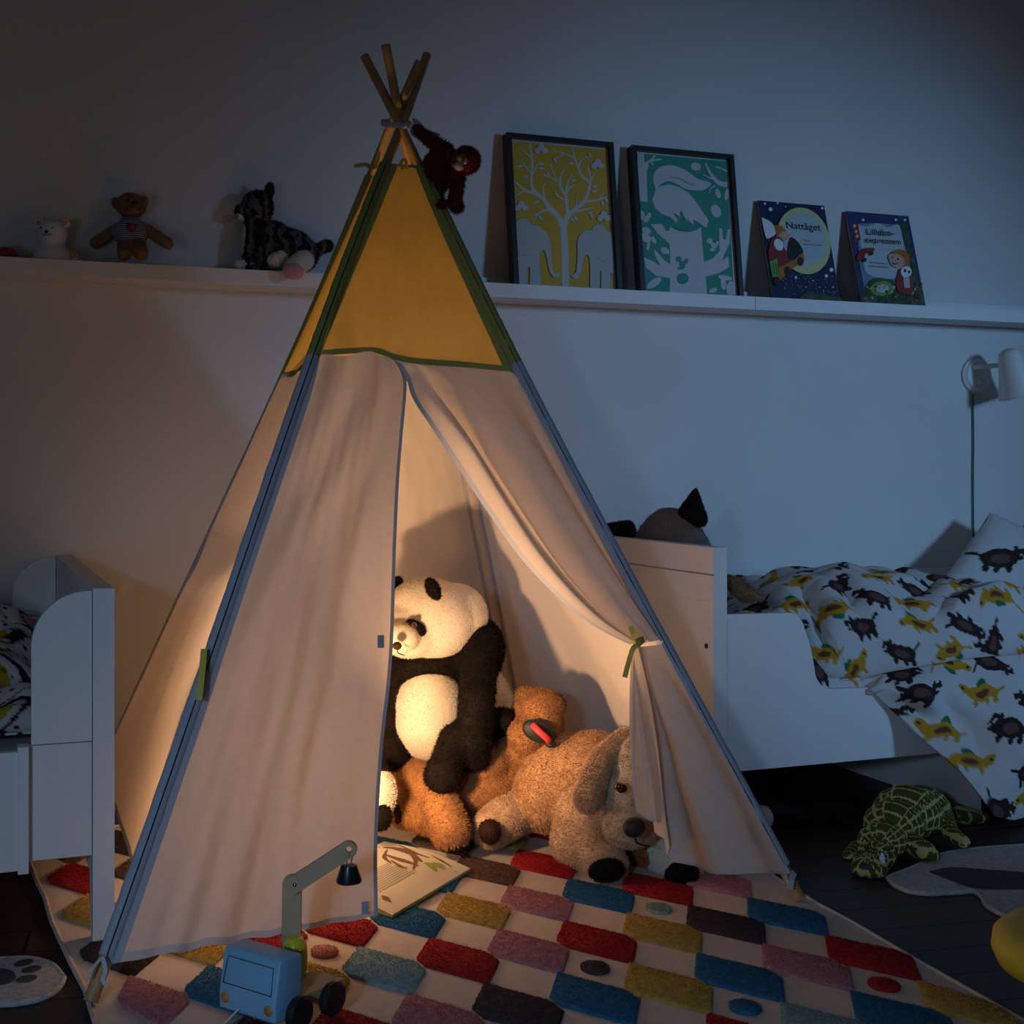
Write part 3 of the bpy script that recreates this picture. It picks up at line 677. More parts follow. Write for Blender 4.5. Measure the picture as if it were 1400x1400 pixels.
# ------------------------------------------------------------------ plush toys inside the tent
def panda():
    t = thing('panda_plush', (.93, 3.12, .02), 'big black and white panda plush slumped in the tent opening', 'plush toy')
    d = 3.22
    bl_ = fuse([E(587, 972, d-.035, 48, 66, 54, 0, 0), E(585, 985, d-.04, 46, 52, 54, 0, 0)], ['plush_white'], .006, 4); link('belly', fur(bl_, 12000, .005, .0016), t)
    pr = [E(672, 968, d+.08, 30, 62, 46, 10, 0),
          E(585, 905, d, 66, 38, 52, 12, 1), E(648, 895, d+.03, 40, 52, 50, -20, 1), E(585, 965, d+.02, 66, 78, 58, -4, 1)]
    pr += [LIMB((655, 880, d-.04), (652, 960, d-.14), 27, 24, 1), LIMB((652, 955, d-.14), (646, 1030, d-.15), 25, 25, 1), [E(647, 1012, d-.16, 27, 26, 26, 0, 1)]]
    pr += [LIMB((675, 990, d-.08), (690, 985, d-.10), 22, 18, 1)]
    pr += [LIMB((540, 930, d-.02), (528, 1010, d-.05), 22, 22, 1), LIMB((622, 1010, d-.16), (606, 1058, d-.20), 22, 24, 1), [E(605, 1060, d-.21, 26, 27, 24, 0, 1)]]
    pr += [[E(530, 1025, d-.06, 30, 30, 30, 0, 1)]]
    me = fuse(pr, ['plush_white', 'plush_black'], .0075, 5); me = fur(me, 36000, .008, .0016)
    link('body', me, t)
    hp = [E(588, 845, d-.05, 64, 56, 56, -16), E(560, 862, d-.09, 44, 38, 42), E(548, 872, d-.16, 26, 22, 22), E(625, 838, d-.02, 44, 40, 44, -35)]
    me = fuse(hp, ['plush_white'], .0065, 6); me = fur(me, 20000, .004, .0013)
    h = link('head', me, t)
    me = fuse([E(592, 805, d-.16, 9.5, 17, 7, 28)], ['plush_black'], .004, 2); link('ear', fur(me, 900, .006, .0018), t)
    me = fuse([E(541, 800, d-.02, 9, 14, 7, -28)], ['plush_black'], .004, 2); link('ear', fur(me, 500, .006, .0018), t)
    me = fuse([E(569, 859, d-.150, 15, 10, 9, -35), E(562, 854, d-.155, 9, 8, 9)], ['plush_black'], .003, 2); link('eye_patch', fur(me, 700, .004, .0015), t)
    eyeball(566, 855, d-.176, 4.2, t)
    MB().ell(W(543, 883, d-.232), (.010, .009, .009)).build('nose', 'plush_dark', t)
    MB().tube(smoothpts([W(543, 889, d-.236), W(545, 893, d-.235), W(553, 896, d-.225)], 4), .0012, 6).build('mouth', 'plush_dark', t)
panda()
def brown_bear():
    t = thing('bear_plush', (1.05, 3.1, .01), 'golden brown bear plush lying on its back, red tongue out, under the panda', 'plush toy')
    d = 3.16
    pr = [E(690, 1048, d+.05, 66, 52, 58, 35), E(640, 1075, d, 72, 42, 55, 0), E(570, 1072, d+.03, 40, 38, 44, 0), E(706, 1020, d+.03, 48, 44, 50, 30)]
    pr += [LIMB((592, 1078, d-.12), (616, 1136, d-.17), 26, 28), LIMB((552, 1113, d-.07), (588, 1118, d-.08), 20, 24), LIMB((640, 1110, d-.03), (690, 1105, d-.02), 20, 20),
           [E(663, 1045, d-.04, 34, 26, 26, 20)]]
    me = fuse(pr, ['plush_brown', 'plush_dark'], .0075, 4, paint=[E(624, 1166, d-.18, 26, 12, 30, 8, 1), E(546, 1112, d-.07, 8, 16, 22, 0, 1)])
    link('body', fur(me, 48000, .007, .0016), t)
    hp = [E(735, 985, d-.01, 35, 44, 40, 15), E(742, 968, d-.05, 30, 26, 30, 0), E(722, 1005, d-.06, 28, 28, 30), E(745, 990, d-.08, 22, 26, 20, 0)]
    me = fuse(hp, ['plush_brown', 'plush_tan'], .006, 4); link('head', fur(me, 20000, .006, .0016), t)
    me = fuse([E(719, 952, d-.02, 15, 13, 10)], ['plush_brown'], .004, 2); link('ear', fur(me, 1500, .007, .0018), t)
    me = fuse([E(762, 962, d-.04, 10, 13, 8, 20)], ['plush_dark'], .004, 2); link('ear', fur(me, 800, .008, .002), t)
    MB().ell(W(736, 1000, d-.125), (.037, .014, .024), Matrix.Rotation(-AZ, 3, 'Z') @ Matrix.Rotation(-.45, 3, 'Y').inverted(), seg=24).build('mouth', 'ink_black', t)
    MB().tube(smoothpts([W(727, 990, d-.135), W(737, 1000, d-.150), W(748, 1010, d-.150), W(751, 1015, d-.140)], 5), [.004]+[.007]*14+[.005], 10, flat=.5).build('tongue', 'tongue_red', t)
    MB().ell(W(753, 1018, d-.12), (.012, .012, .007)).build('nose', 'ink_black', t)
brown_bear()
def dog():
    t = thing('dog_plush', (1.2, 2.85, .01), 'large tan dog plush lying flat at the right of the tent opening', 'plush toy')
    d = 3.0
    pr = [E(772, 1064, d+.1, 62, 62, 60, 20, 4), E(748, 1086, d+.1, 46, 52, 55, 10, 4), E(812, 1054, d+.06, 60, 54, 60, 0, 4), E(806, 1104, d+.02, 44, 40, 50)]
    pr += [LIMB((800, 1110, d+.0), (785, 1150, d-.02), 38, 33), LIMB((785, 1148, d-.02), (832, 1182, d-.12), 32, 27)]
    pr += [LIMB((690, 1120, d+.06), (672, 1132, d+.04), 30, 27), LIMB((712, 1110, d+.1), (690, 1120, d+.07), 30, 28)]
    pr += [LIMB((880, 1150, d+.0), (935, 1185, d-.1), 30, 27, 2)]
    me = fuse(pr, ['plush_tan', 'plush_face', 'plush_white', 'plush_orange', 'plush_rust'], .0075, 4, paint=[E(868, 1170, d-.04, 20, 30, 50, 0, 3)])
    link('body', fur(me, 60000, .0065, .0016), t)
    for px, py, dd, a, b, r, m_ in ((829, 1190, d-.165, 25, 16, 8, 'plush_black'), (932, 1195, d-.152, 24, 17, 8, 'plush_black'), (669, 1137, d-.012, 15, 17, 0, 'plush_dark')):
        me = fuse([E(px, py, dd, a, b, 14, r)], [m_], .004, 2); link('paw_pad', fur(me, 1200, .005, .0018), t)
    hp = [E(866, 1040, d-.06, 42, 46, 48, 0), E(860, 1085, d-.08, 42, 44, 46, 0), E(862, 1125, d-.12, 40, 34, 40, 0), E(885, 1060, d-.05, 40, 52, 40)]
    me = fuse(hp, ['plush_face', 'plush_tan'], .0065, 4); link('head', fur(me, 22000, .0055, .0016), t)
    me = fuse([LIMB((852, 1008, d-.08), (820, 1040, d-.11), 11, 15), LIMB((820, 1040, d-.11), (804, 1092, d-.135), 15, 19)], ['plush_ear'], .006, 4)
    link('ear', fur(me, 14000, .008, .0017), t)
    eyeball(846, 1075, d-.215, 6.5, t)
    MB().ell(W(850, 1078, d-.2), (.012, .0085, .009)).build('eyelid', 'plush_dark', t)
    MB().ell(W(867, 1131, d-.275), (.024, .016, .020)).build('nose', 'ink_black', t)
    MB().tube(smoothpts([W(868, 1145, d-.262), W(872, 1153, d-.255), W(888, 1157, d-.235)], 5), .0018, 6).build('mouth', 'plush_dark', t)
dog()
def small_white():
    t = thing('penguin_plush', (.75, 2.95, .01), 'small round white and black plush peeking from behind the left tent flap', 'plush toy')
    me = fuse([E(508, 1085, 2.98, 34, 40, 36), E(520, 1118, 2.95, 16, 18, 20, 0, 1)], ['plush_white', 'plush_black'], .006, 4, paint=[E(524, 1120, 2.93, 14, 20, 30, 15, 1)])
    link('body', fur(me, 3500, .006, .002), t)
    me = fuse([E(508, 1052, 2.99, 24, 14, 24)], ['plush_black'], .006, 3); link('head', fur(me, 1500, .006, .002), t)
small_white()
# ------------------------------------------------------------------ orangutan
def ape():
    t = thing('orangutan_plush', W(600, 180, 3.0), 'dark red orangutan plush hanging by one arm from the tent poles', 'plush toy')
    d = 3.0
    pr = [E(598, 234, d, 18, 28, 17, 12), E(608, 212, d, 15, 14, 14)]
    pr += [LIMB((608, 204, d-.01), (588, 192, d-.02), 10, 8), LIMB((588, 192, d-.02), (570, 176, d-.02), 8, 6), LIMB((626, 238, d-.01), (622, 275, d-.02), 10.5, 8), [E(624, 284, d-.02, 9, 7, 8), E(632, 281, d-.02, 4, 3, 4)],
           LIMB((598, 256, d), (598, 272, d-.01), 10, 7), [E(605, 279, d-.03, 9, 6, 8, 15)]]
    me = fuse(pr, ['plush_red'], .0045, 3, clampz=None); link('body', fur(me, 9000, .008, .0018), t)
    me = fuse([E(638, 219, d-.03, 18, 18.5, 16)], ['plush_red'], .0045, 3, clampz=None); link('head', fur(me, 3500, .007, .0018), t)
    me = fuse([E(627, 228, d-.062, 7.5, 6.5, 6, -20), E(632, 218, d-.052, 9, 7.5, 6, -25)], ['ape_face', 'plush_orange'], .003, 2, paint=[E(635, 215, d-.06, 10, 6, 12, -25, 1)], clampz=None); link('face', me, t)
    eyeball(629, 217, d-.075, 2.2, t, 'eye', 'glow_white'); eyeball(637, 222, d-.075, 2.2, t, 'eye', 'glow_white')
    eyeball(629, 217.3, d-.079, 1.2, t); eyeball(637, 222.3, d-.079, 1.2, t)
    MB().tube([W(621, 230, d-.078), W(626, 234, d-.08), W(632, 233, d-.078)], .0008, 5).build('mouth', 'ink_black', t)
ape()
# ------------------------------------------------------------------ ledge toys
SY = 3.635
def shelf_thing(name, px, label, cat='plush toy'):
    p = WY(px, 350, SY); return thing(name, (p.x, SY, 1.3455), label, cat)
def dd(px, o=0): return dY(px, SY)+o
ZL = 1.347
t = shelf_thing('polar_bear_lamp', 73, 'small white plastic polar bear with orange ears and paws on the ledge', 'night light')
d = dd(73)
prof = [(.001, 0), (.044, .001), (.050, .012), (.050, .030), (.046, .046), (.036, .056), (.029, .064), (.031, .074), (.036, .090), (.036, .104), (.030, .118), (.018, .127), (.002, .130)]
bc = WY(72, 350, SY); bc.z = ZL
MB().lathe(prof, bc, seg=36).build('body', 'glow_white', t)
for sx in (-1, 1):
    e = MB().ell(bc+RT*sx*.033+UP*.121, (.011, .008, .011)).build('ear', 'glow_white', t)
    MB().ell(bc+RT*sx*.033+UP*.121-FW*.005, (.006, .005, .006)).build('inner_ear', 'glow_orange', e)
    MB().ell(bc+RT*sx*.053+UP*.034-FW*.004, (.011, .012, .018)).build('arm', 'glow_white', t)
    MB().ell(bc+RT*sx*.054+UP*.040-FW*.012, (.008, .008, .010)).build('paw', 'glow_orange', t)
    MB().ell(bc+RT*(sx*.014-.004)+UP*.104-FW*.033, (.0026, .002, .0026)).build('eye', 'ink_black', t)
MB().ell(bc+RT*-.003+UP*.094-FW*.036, (.005, .003, .0038)).build('nose', 'ink_black', t)
MB().tube(smoothpts([bc+RT*(-.015)+UP*.089-FW*.035, bc+RT*(-.008)+UP*.085-FW*.037, bc+RT*(-.003)+UP*.088-FW*.038, bc+RT*.003+UP*.085-FW*.037, bc+RT*.010+UP*.089-FW*.036], 4), .0009, 5).build('mouth', 'ink_black', t)
p = WY(6, 350, SY); p.z = ZL+.028
o = MB().ell(p, (.036, .030, .028), seg=32, rings=20).build('red_ball', 'toy_red'); tag(o, 'dark red soft ball on the ledge at the left picture edge', 'ball')
# teddy
t = shelf_thing('teddy_bear', 179, 'brown teddy bear in a blue striped shirt with red heart, sitting on the ledge')
d = dd(179)
me = fuse([LIMB((160, 313, d), (131, 332, d-.01), 8, 8), LIMB((199, 313, d), (229, 333, d-.01), 8, 8), LIMB((172, 335, d-.01), (170, 347, d-.05), 11, 9), LIMB((188, 335, d-.01), (193, 347, d-.05), 11, 9), [E(180, 330, d, 18, 16, 16)]], ['teddy_fur'], .004, 3, clampz=ZL)
link('body', fur(me, 4500, .005, .0016), t)
me = fuse([E(179, 281, d, 20, 17, 17), E(180, 286, d-.02, 12, 9, 10), E(158, 277, d, 6, 8, 4), E(197, 275, d, 6, 8, 4)], ['teddy_fur'], .004, 2, clampz=None)
h = link('head', fur(me, 3500, .005, .0016), t)
me = fuse([E(179, 320, d, 24, 20, 19), E(179, 308, d, 17, 14, 15), E(160, 313, d, 8, 9, 9), E(198, 313, d, 8, 9, 9)], ['shirt'], .004, 4, clampz=None); sh = link('shirt', me, t)
k = d/F; hc = W(180, 311, d-.040)
hp = [(0, -7), (-7, 0), (-7, 4), (-4, 6), (0, 3), (4, 6), (7, 4), (7, 0)]
MB().prism([(x*k, y*k) for x, y in hp], (hc, RT, UP, -FW), .003).build('heart', 'cover_red', t)
MB().ell(W(183, 277, d-.043), (.007, .005, .005)).build('nose', 'ink_black', t)
for px in (174, 191): eyeball(px, 273, d-.034, 1.8, t)
MB().tube(smoothpts([W(171, 284, d-.038), W(177, 288, d-.043), W(183, 281, d-.045), W(189, 288, d-.043), W(195, 284, d-.036)], 4), .0010, 5).build('mouth', 'ink_black', t)
a = WY(137, 358, 3.672); b = WY(229, 358, 3.672)
o = MB().box((a.x, 3.668, ZL-.001), (b.x, 3.682, 1.376), bev=.002).build('black_box', 'ink_black'); tag(o, 'flat black box lying on the ledge behind the striped teddy', 'box')
# cat
t = shelf_thing('cat_plush', 375, 'striped grey tabby cat plush sitting sideways on the ledge')
d = dd(375)
pr = [E(352, 283, d-.01, 22, 23, 20, 0, 0), E(330, 290, d-.02, 10, 11, 10, 0, 0), E(352, 325, d, 23, 32, 20, 0, 0), E(395, 336, d, 35, 24, 22, -12, 0), E(412, 348, d, 24, 24, 22, 0, 0), E(374, 322, d, 25, 20, 20, -10, 0)]
pr += [LIMB((342, 330, d-.02), (338, 362, d-.02), 10, 8), LIMB((360, 335, d-.03), (362, 362, d-.04), 10, 9), LIMB((425, 345, d), (447, 336, d), 8, 9), LIMB((415, 356, d-.03), (400, 368, d-.075), 14, 12, 1), LIMB((388, 350, d-.02), (376, 356, d-.05), 9, 9, 1), LIMB((340, 360, d-.02), (326, 363, d-.03), 7, 7, 1)]
me = fuse(pr, ['tabby', 'plush_white'], .004, 3, paint=[E(329, 326, d-.02, 9, 24, 18, 0, 1), E(324, 299, d-.03, 9, 7, 18, 0, 1)], clampz=ZL-.012)
link('body', fur(me, 11000, .006, .0018), t)
me = fuse([E(368, 262, d-.01, 7, 14, 4, -8)], ['plush_dark'], .003, 2, clampz=None); link('ear', fur(me, 700, .005, .0016), t)
me = fuse([E(401, 371, d-.098, 15, 12, 6, -5)], ['mouse_pink'], .003, 2, clampz=None); link('paw_sole', me, t)
eyeball(329, 282, d-.035, 2.4, t)
for q in range(4): MB().tube([W(326, 293+q, d-.04), W(316-q, 295+q*3, d-.045), W(305-q*.5, 299+q*1.5-3, d-.05)], .0006, 4).build('whisker', 'ink_black', t)
# ------------------------------------------------------------------ posters and books
def lean_frame(bl, br, tl, tr):     # corners in world -> frame
    ux = (br-bl); w = ux.length; ux = ux.normalized(); uy = (tl-bl); uy = (uy-ux*uy.dot(ux)); h = uy.length; uy = uy.normalized(); n = uy.cross(ux).normalized()
    if n.y > 0: n = -n
    return bl, ux, uy, n, w, h
def unproj(TL, TR, BL, BR):
    def f(x, y):
        u = v = .5
        for _ in range(12):
            px = (1-v)*((1-u)*TL[0]+u*TR[0])+v*((1-u)*BL[0]+u*BR[0]); py = (1-v)*((1-u)*TL[1]+u*TR[1])+v*((1-u)*BL[1]+u*BR[1])
            u += (x-px)/(TR[0]-TL[0])-(BL[0]-TL[0])/(TR[0]-TL[0])*(y-py)/(BL[1]-TL[1]); v += (y-py)/(BL[1]-TL[1])-(TR[1]-TL[1])/(BL[1]-TL[1])*(x-px)/(TR[0]-TL[0])
        return u, v
    return f
class Pic:
    def __init__(s, bl, ux, uy, n, w, h, f): s.o = bl; s.ux = ux; s.uy = uy; s.n = n; s.w = w; s.h = h; s.f = f; s.mb = MB(); s.fr = (bl, ux, uy, n); s.mats = []; s.z = .0002
    def mi(s, m):
        if m not in s.mats: s.mats.append(m)
        return s.mats.index(m)
    def pt(s, x, y):
        u, v = s.f(x, y); u = min(max(u, .002), .998); v = min(max(v, .002), .998); return (u*s.w, (1-v)*s.h)
    def poly(s, pts, m, sm=False):
        if sm:
            q = smoothpts([V((x, y, 0)) for x, y in pts+[pts[0]]], 4)[:-1]; pts = [(p.x, p.y) for p in q]
        s.mb.flat([s.pt(*p) for p in pts], s.fr, s.z, s.mi(m)); s.z += .00006
    def ell(s, x, y, a, b, m, r=0, n=20):
        r = math.radians(r); s.poly([(x+a*math.cos(t)*math.cos(r)-b*math.sin(t)*math.sin(r), y+a*math.cos(t)*math.sin(r)+b*math.sin(t)*math.cos(r)) for t in [2*math.pi*k/n for k in range(n)]], m)
    def stroke(s, pts, w0, w1, m):
        q = smoothpts([V((x, y, 0)) for x, y in pts], 5); n = len(q); L_ = []; R_ = []
        for i, p in enumerate(q):
            t = (q[min(i+1, n-1)]-q[max(i-1, 0)]).normalized(); w = (w0+(w1-w0)*i/(n-1))/2; nn = V((-t.y, t.x, 0))*w; L_.append((p.x+nn.x, p.y+nn.y)); R_.append((p.x-nn.x, p.y-nn.y))
        k = s.mi(m)
        P = [s.pt(*a) for a in L_]; Q = [s.pt(*a) for a in R_]; o, ux, uy, nn = s.fr
        vs = [o+ux*a+uy*b+nn*s.z for a, b in P+Q]; s.mb.add(vs, [(i, i+1, n+i+1, n+i) for i in range(n-1)], k); s.z += .00006
    def text(s, st, x0, y0, x1, y1, hh, m):   # baseline from (x0,y0) to (x1,y1) in crop pixels
        cu = bpy.data.curves.new('t', 'FONT'); cu.body = st; cu.size = 1; cu.offset = .006; ob = bpy.data.objects.new('t', cu); COL.objects.link(ob)
        dg = bpy.context.evaluated_depsgraph_get(); dg.update(); me = bpy.data.meshes.new_from_object(ob.evaluated_get(dg)); bpy.data.objects.remove(ob)
        xs = [v.co.x for v in me.vertices]; mn, mx = min(xs), max(xs); k = s.mi(m); o, ux, uy, nn = s.fr
        a = V(s.pt(x0, y0)); b = V(s.pt(x1, y1)); e = (b-a); le_ = e.length; e = e/le_; f_ = V((-e.y, e.x)); sx = le_/(mx-mn)
        sy = hh/ .73
        vs = []
        for v in me.vertices: q = a+e*(v.co.x-mn)*sx+f_*(v.co.y*sy); vs.append(o+ux*q.x+uy*q.y+nn*(s.z+.0002))
        s.mb.add(vs, [tuple(f.vertices) for f in me.polygons], k); s.z += .0002
    def build(s, name, parent): return s.mb.build(name, s.mats, parent, smooth=False, auto='keep')
def framed(name, tl, tr, bl, br, label, f, draw, gap):
    # outer corners in photo pixels; rests on the ledge, leans on the wall
    B0 = WY(bl[0], bl[1], 3.600); B1 = WY(br[0], br[1], 3.604); T0 = WY(tl[0], tl[1], 3.664); T1 = WY(tr[0], tr[1], 3.664)
    B0 = V((B0.x, 3.604, 1.376)); B1 = V((B1.x, 3.604, 1.376)); dz = T0-B0
    dn = dz*(.030/dz.z); B0 = B0-dn; B1 = B1-dn; T1 = B1+(T0-B0)
    o, ux, uy, n, w, h = lean_frame(B0, B1, T0, T1)
    t = thing(name, o+ux*w/2, label, 'picture frame', 'black framed animal posters')
    fr = (o-n*.020, ux, uy, n); b = .0145
    mb = MB()
    for a0, a1, b0, b1 in ((0, w, 0, b), (0, w, h-b, h), (0, b, b, h-b), (w-b, w, b, h-b)): mb.prism([(a0, b0), (a1, b0), (a1, b1), (a0, b1)], (o-n*.034, ux, uy, n), .036)
    mb.build('frame', 'black_frame', t, False)
    MB().prism([(b, b), (w-b, b), (w-b, h-b), (b, h-b)], fr, .008).build('backing', 'poster_white', t, False)
    # picture area: what the photo shows runs down to the lip
    hid = .032-b
    p = Pic(o+ux*b+uy*b-n*.0118, ux, uy, n, w-2*b, h-2*b, f); p.vh = h-2*b; draw(p); p.build('print', t)
f1 = unproj((105, 115), (910, 190), (180+2, 1270+60), (990+4, 1315+62))
def treepic(p):
    Y_, Wh = 'poster_yellow', 'poster_white'
    p.poly([(105, 115), (910, 190), (994, 1377), (182, 1330)], Wh); p.poly([(118, 128), (898, 202), (975, 1360), (190, 1318)], Y_)
    def st(pts, a, b): p.stroke(pts, a, b, Wh)
    st([(572, 1340), (560, 1000), (545, 780)], 56, 50); st([(548, 830), (500, 740), (440, 680), (380, 600), (310, 545), (285, 480), (285, 400), (285, 280), (265, 150)], 46, 10)
    st([(320, 560), (230, 530), (130, 440)], 30, 8); st([(230, 535), (180, 560), (145, 590)], 14, 5); st([(560, 820), (580, 740), (640, 690), (720, 620), (760, 520), (770, 440), (750, 350)], 44, 12)
    st([(590, 760), (575, 660), (570, 600), (530, 520), (480, 430), (430, 310)], 34, 6); st([(565, 570), (580, 470), (620, 405)], 22, 6); st([(575, 540), (610, 500), (660, 485)], 16, 5); st([(520, 490), (520, 420), (560, 360)], 20, 6)
    st([(770, 470), (700, 420), (665, 350), (640, 280), (620, 180)], 26, 8); st([(630, 270), (560, 235), (450, 210)], 16, 5); st([(540, 240), (490, 265), (465, 300)], 12, 5); st([(665, 340), (700, 280), (770, 250)], 16, 6); st([(770, 460), (805, 395)], 16, 8)
    st([(720, 625), (840, 610), (905, 585)], 20, 8); st([(840, 608), (890, 545)], 12, 6); st([(640, 705), (720, 690), (800, 670)], 18, 6); st([(440, 690), (380, 700), (285, 745)], 24, 8); st([(340, 715), (305, 775)], 10, 5)
    st([(285, 400), (240, 350), (190, 290)], 16, 5); st([(290, 400), (325, 330), (340, 280)], 14, 6); st([(390, 590), (375, 520), (398, 470)], 18, 6); st([(555, 610), (500, 580), (455, 510)], 14, 5); st([(645, 680), (655, 620), (645, 570)], 12, 5)
    st([(275, 265), (230, 230), (180, 180)], 16, 6); st([(500, 460), (440, 430), (385, 410)], 16, 10)
    for x, y, r in ((235, 425, 15), (185, 338, -10), (360, 320, 0), (362, 355, 5), (325, 625, -20), (605, 315, 10), (628, 453, 0), (805, 503, 0), (803, 543, 0), (645, 760, 55), (622, 775, 55), (355, 755, 60), (870, 640, 80), (905, 620, 50), (395, 415, 40), (420, 412, 60), (765, 720, 30), (780, 745, 60), (490, 575, 40), (470, 290, 60), (760, 250, 60)): p.ell(x, y, 24, 10, Wh, r, 12)
    for x, y in ((355, 200), (825, 325), (200, 665), (878, 750)):
        p.ell(x, y-18, 28, 28, Wh); p.ell(x-28, y+12, 26, 24, Wh); p.ell(x+30, y+12, 28, 24, Wh)
    G_ = 'poster_grey'
    p.poly([(158, 790), (200, 762), (250, 770), (290, 815), (340, 825), (400, 870), (435, 940), (445, 1050), (460, 1170), (480, 1205), (515, 1200), (512, 1228), (470, 1232), (435, 1190), (405, 1060), (385, 1020), (355, 1040), (350, 1140), (362, 1340), (280, 1335), (275, 1170), (262, 1150), (250, 1180), (250, 1335), (190, 1330), (170, 1000)], G_, True)
    p.poly([(940, 870), (905, 865), (880, 820), (835, 812), (795, 830), (775, 858), (720, 865), (680, 900), (660, 960), (662, 1080), (655, 1170), (640, 1205), (612, 1222), (640, 1245), (680, 1225), (700, 1160), (710, 1080), (735, 1055), (760, 1080), (768, 1180), (775, 1350), (840, 1352), (850, 1200), (862, 1200), (868, 1355), (935, 1358), (940, 1200), (962, 1195)], G_, True)
    for q in ([(175, 1000), (180, 1045), (240, 1055), (290, 1035)], [(820, 1080), (880, 1105), (925, 1080), (935, 1010)]): p.stroke(q, 5, 3, 'ink_grey')
framed('framed_poster', (695, 181), (844, 196), (704, 388), (851, 397), 'black framed yellow poster of a white tree between two elephants', f1, treepic, 0)
f2 = unproj((135, 95), (910, 180), (230, 1262+60), (1015, 1305+62))
def foxpic(p):
    Y_, Wh = 'poster_green', 'poster_white'
    p.poly([(135, 95), (910, 180), (1015, 1367), (230, 1322)], Wh); p.poly([(140, 108), (898, 188), (985, 1360), (232, 1318)], Y_)
    p.poly([(160, 105), (212, 110), (215, 190), (245, 190), (250, 225), (235, 260), (240, 400), (248, 525), (172, 520), (160, 300)], Wh)
    p.stroke([(225, 200), (270, 170), (300, 130)], 26, 12, Wh); p.stroke([(260, 180), (310, 170), (355, 165)], 20, 14, Wh); p.stroke([(270, 185), (290, 215)], 12, 8, Wh)
    p.poly([(315, 430), (290, 340), (310, 260), (380, 218), (460, 220), (560, 262), (660, 335), (770, 372), (720, 425), (640, 432), (560, 420), (500, 385), (430, 352), (370, 365), (335, 395)], Wh, True)
    p.poly([(310, 430), (350, 392), (420, 380), (500, 400), (580, 450), (640, 520), (700, 610), (735, 660), (755, 690), (735, 750), (700, 725), (650, 690), (625, 680), (630, 725), (600, 700), (575, 660), (580, 700), (550, 650), (530, 605), (512, 610), (518, 660), (480, 630), (455, 625), (490, 670), (495, 710), (440, 660), (370, 630), (310, 580), (284, 510)], Wh, False)
    p.poly([(432, 740), (500, 775), (580, 785), (650, 770), (692, 745), (705, 900), (720, 1030), (755, 1340), (440, 1335), (440, 1000), (432, 880), (340, 800), (275, 715), (370, 715), (400, 775), (430, 770)], Wh)
    p.poly([(700, 1045), (790, 1010), (850, 950), (845, 760), (868, 755), (880, 850), (905, 850), (915, 765), (940, 765), (935, 880), (885, 990), (870, 1030), (925, 990), (935, 1080), (850, 1130), (730, 1160)], Wh)
    p.poly([(445, 1170), (330, 1150), (240, 1080), (222, 990), (300, 1030), (360, 1068), (320, 990), (300, 925), (340, 960), (390, 1020), (450, 1060)], Wh)
    for x, y, a, b, r in ((640, 230, 42, 34, 20), (815, 610, 40, 58, -25), (830, 462, 20, 42, -20), (905, 470, 18, 50, 10), (395, 940, 40, 26, 30), (310, 1210, 70, 30, -35), (200, 640, 24, 40, 0), (240, 670, 34, 20, -60), (262, 640, 16, 24, 0), (765, 860, 24, 24, 0), (800, 900, 30, 22, 40), (830, 880, 14, 20, 0), (790, 935, 24, 14, 0), (800, 1275, 36, 18, -20), (900, 1170, 60, 20, 10), (885, 1220, 24, 50, -10), (950, 1260, 40, 60, 0), (240, 770, 40, 26, 30), (235, 830, 50, 34, 40), (300, 850, 34, 18, 60), (255, 900, 40, 14, -80)): p.ell(x, y, a, b, Wh, r)
    p.stroke([(905, 390), (830, 370), (760, 290), (715, 200)], 50, 12, Wh); p.stroke([(820, 350), (760, 330), (700, 300)], 22, 5, Wh); p.stroke([(905, 280), (850, 250), (800, 235)], 18, 8, Wh); p.stroke([(800, 400), (765, 420), (750, 465)], 14, 5, Wh)
    for x, y, a, b, r in ((545, 1175, 48, 46, 0), (508, 1012, 22, 24, 0), (540, 1060, 34, 22, 70), (570, 1030, 14, 24, 10), (522, 1090, 22, 12, 0)): p.ell(x, y, a, b, Y_, r)
    for q in ([(430, 320), (500, 330), (570, 370), (640, 395)], [(470, 745), (560, 770), (650, 755)]): p.stroke(q, 5, 3, Y_)
framed('framed_poster', (862, 198), (1002, 212), (877, 399), (1017, 406), 'black framed green poster of a white fox curled on a tree stump', f2, foxpic, 0)

def book_on_ledge(name, tl, tr, bl, br, label, f, draw, yb, yt, cov):
    B0 = WY(bl[0], bl[1], yb); B1 = WY(br[0], br[1], yb); T0 = WY(tl[0], tl[1], yt)
    B0.z = B1.z = 1.375; dz = T0-B0; dn = dz*(.029/dz.z); B0 = B0-dn; B1 = B1-dn
    o, ux, uy, n, w, h = lean_frame(B0, B1, T0, B1+(T0-B0))
    t = thing(name, o+ux*w/2, label, 'book', 'picture books on the ledge')
    fr = (o-n*.010, ux, uy, n)
    MB().prism([(0, 0), (w, 0), (w, h), (0, h)], fr, .0015).build('back_cover', cov, t, False)
    MB().prism([(.002, .002), (w-.003, .002), (w-.003, h-.002), (.002, h-.002)], (o-n*.0085, ux, uy, n), .0068).build('pages', 'paper', t, False)
    p = Pic(o, ux, uy, n, w, h, f); MBp = MB(); p.mi(cov); p.mb.prism([(0, 0), (w, 0), (w, h), (0, h)], (o-n*.0017, ux, uy, n), .0017, 0); p.z = .0003; draw(p); p.build('front_cover', t)
def mk(TL, TR, BL, BR, ext):   # extend bottom by the part hidden behind the lip
    return unproj(TL, TR, (BL[0]+(BL[0]-TL[0])*ext, BL[1]+(BL[1]-TL[1])*ext), (BR[0]+(BR[0]-TR[0])*ext, BR[1]+(BR[1]-TR[1])*ext))
fb1 = mk((45, 80), (592, 130), (155, 865), (695, 895), .10)
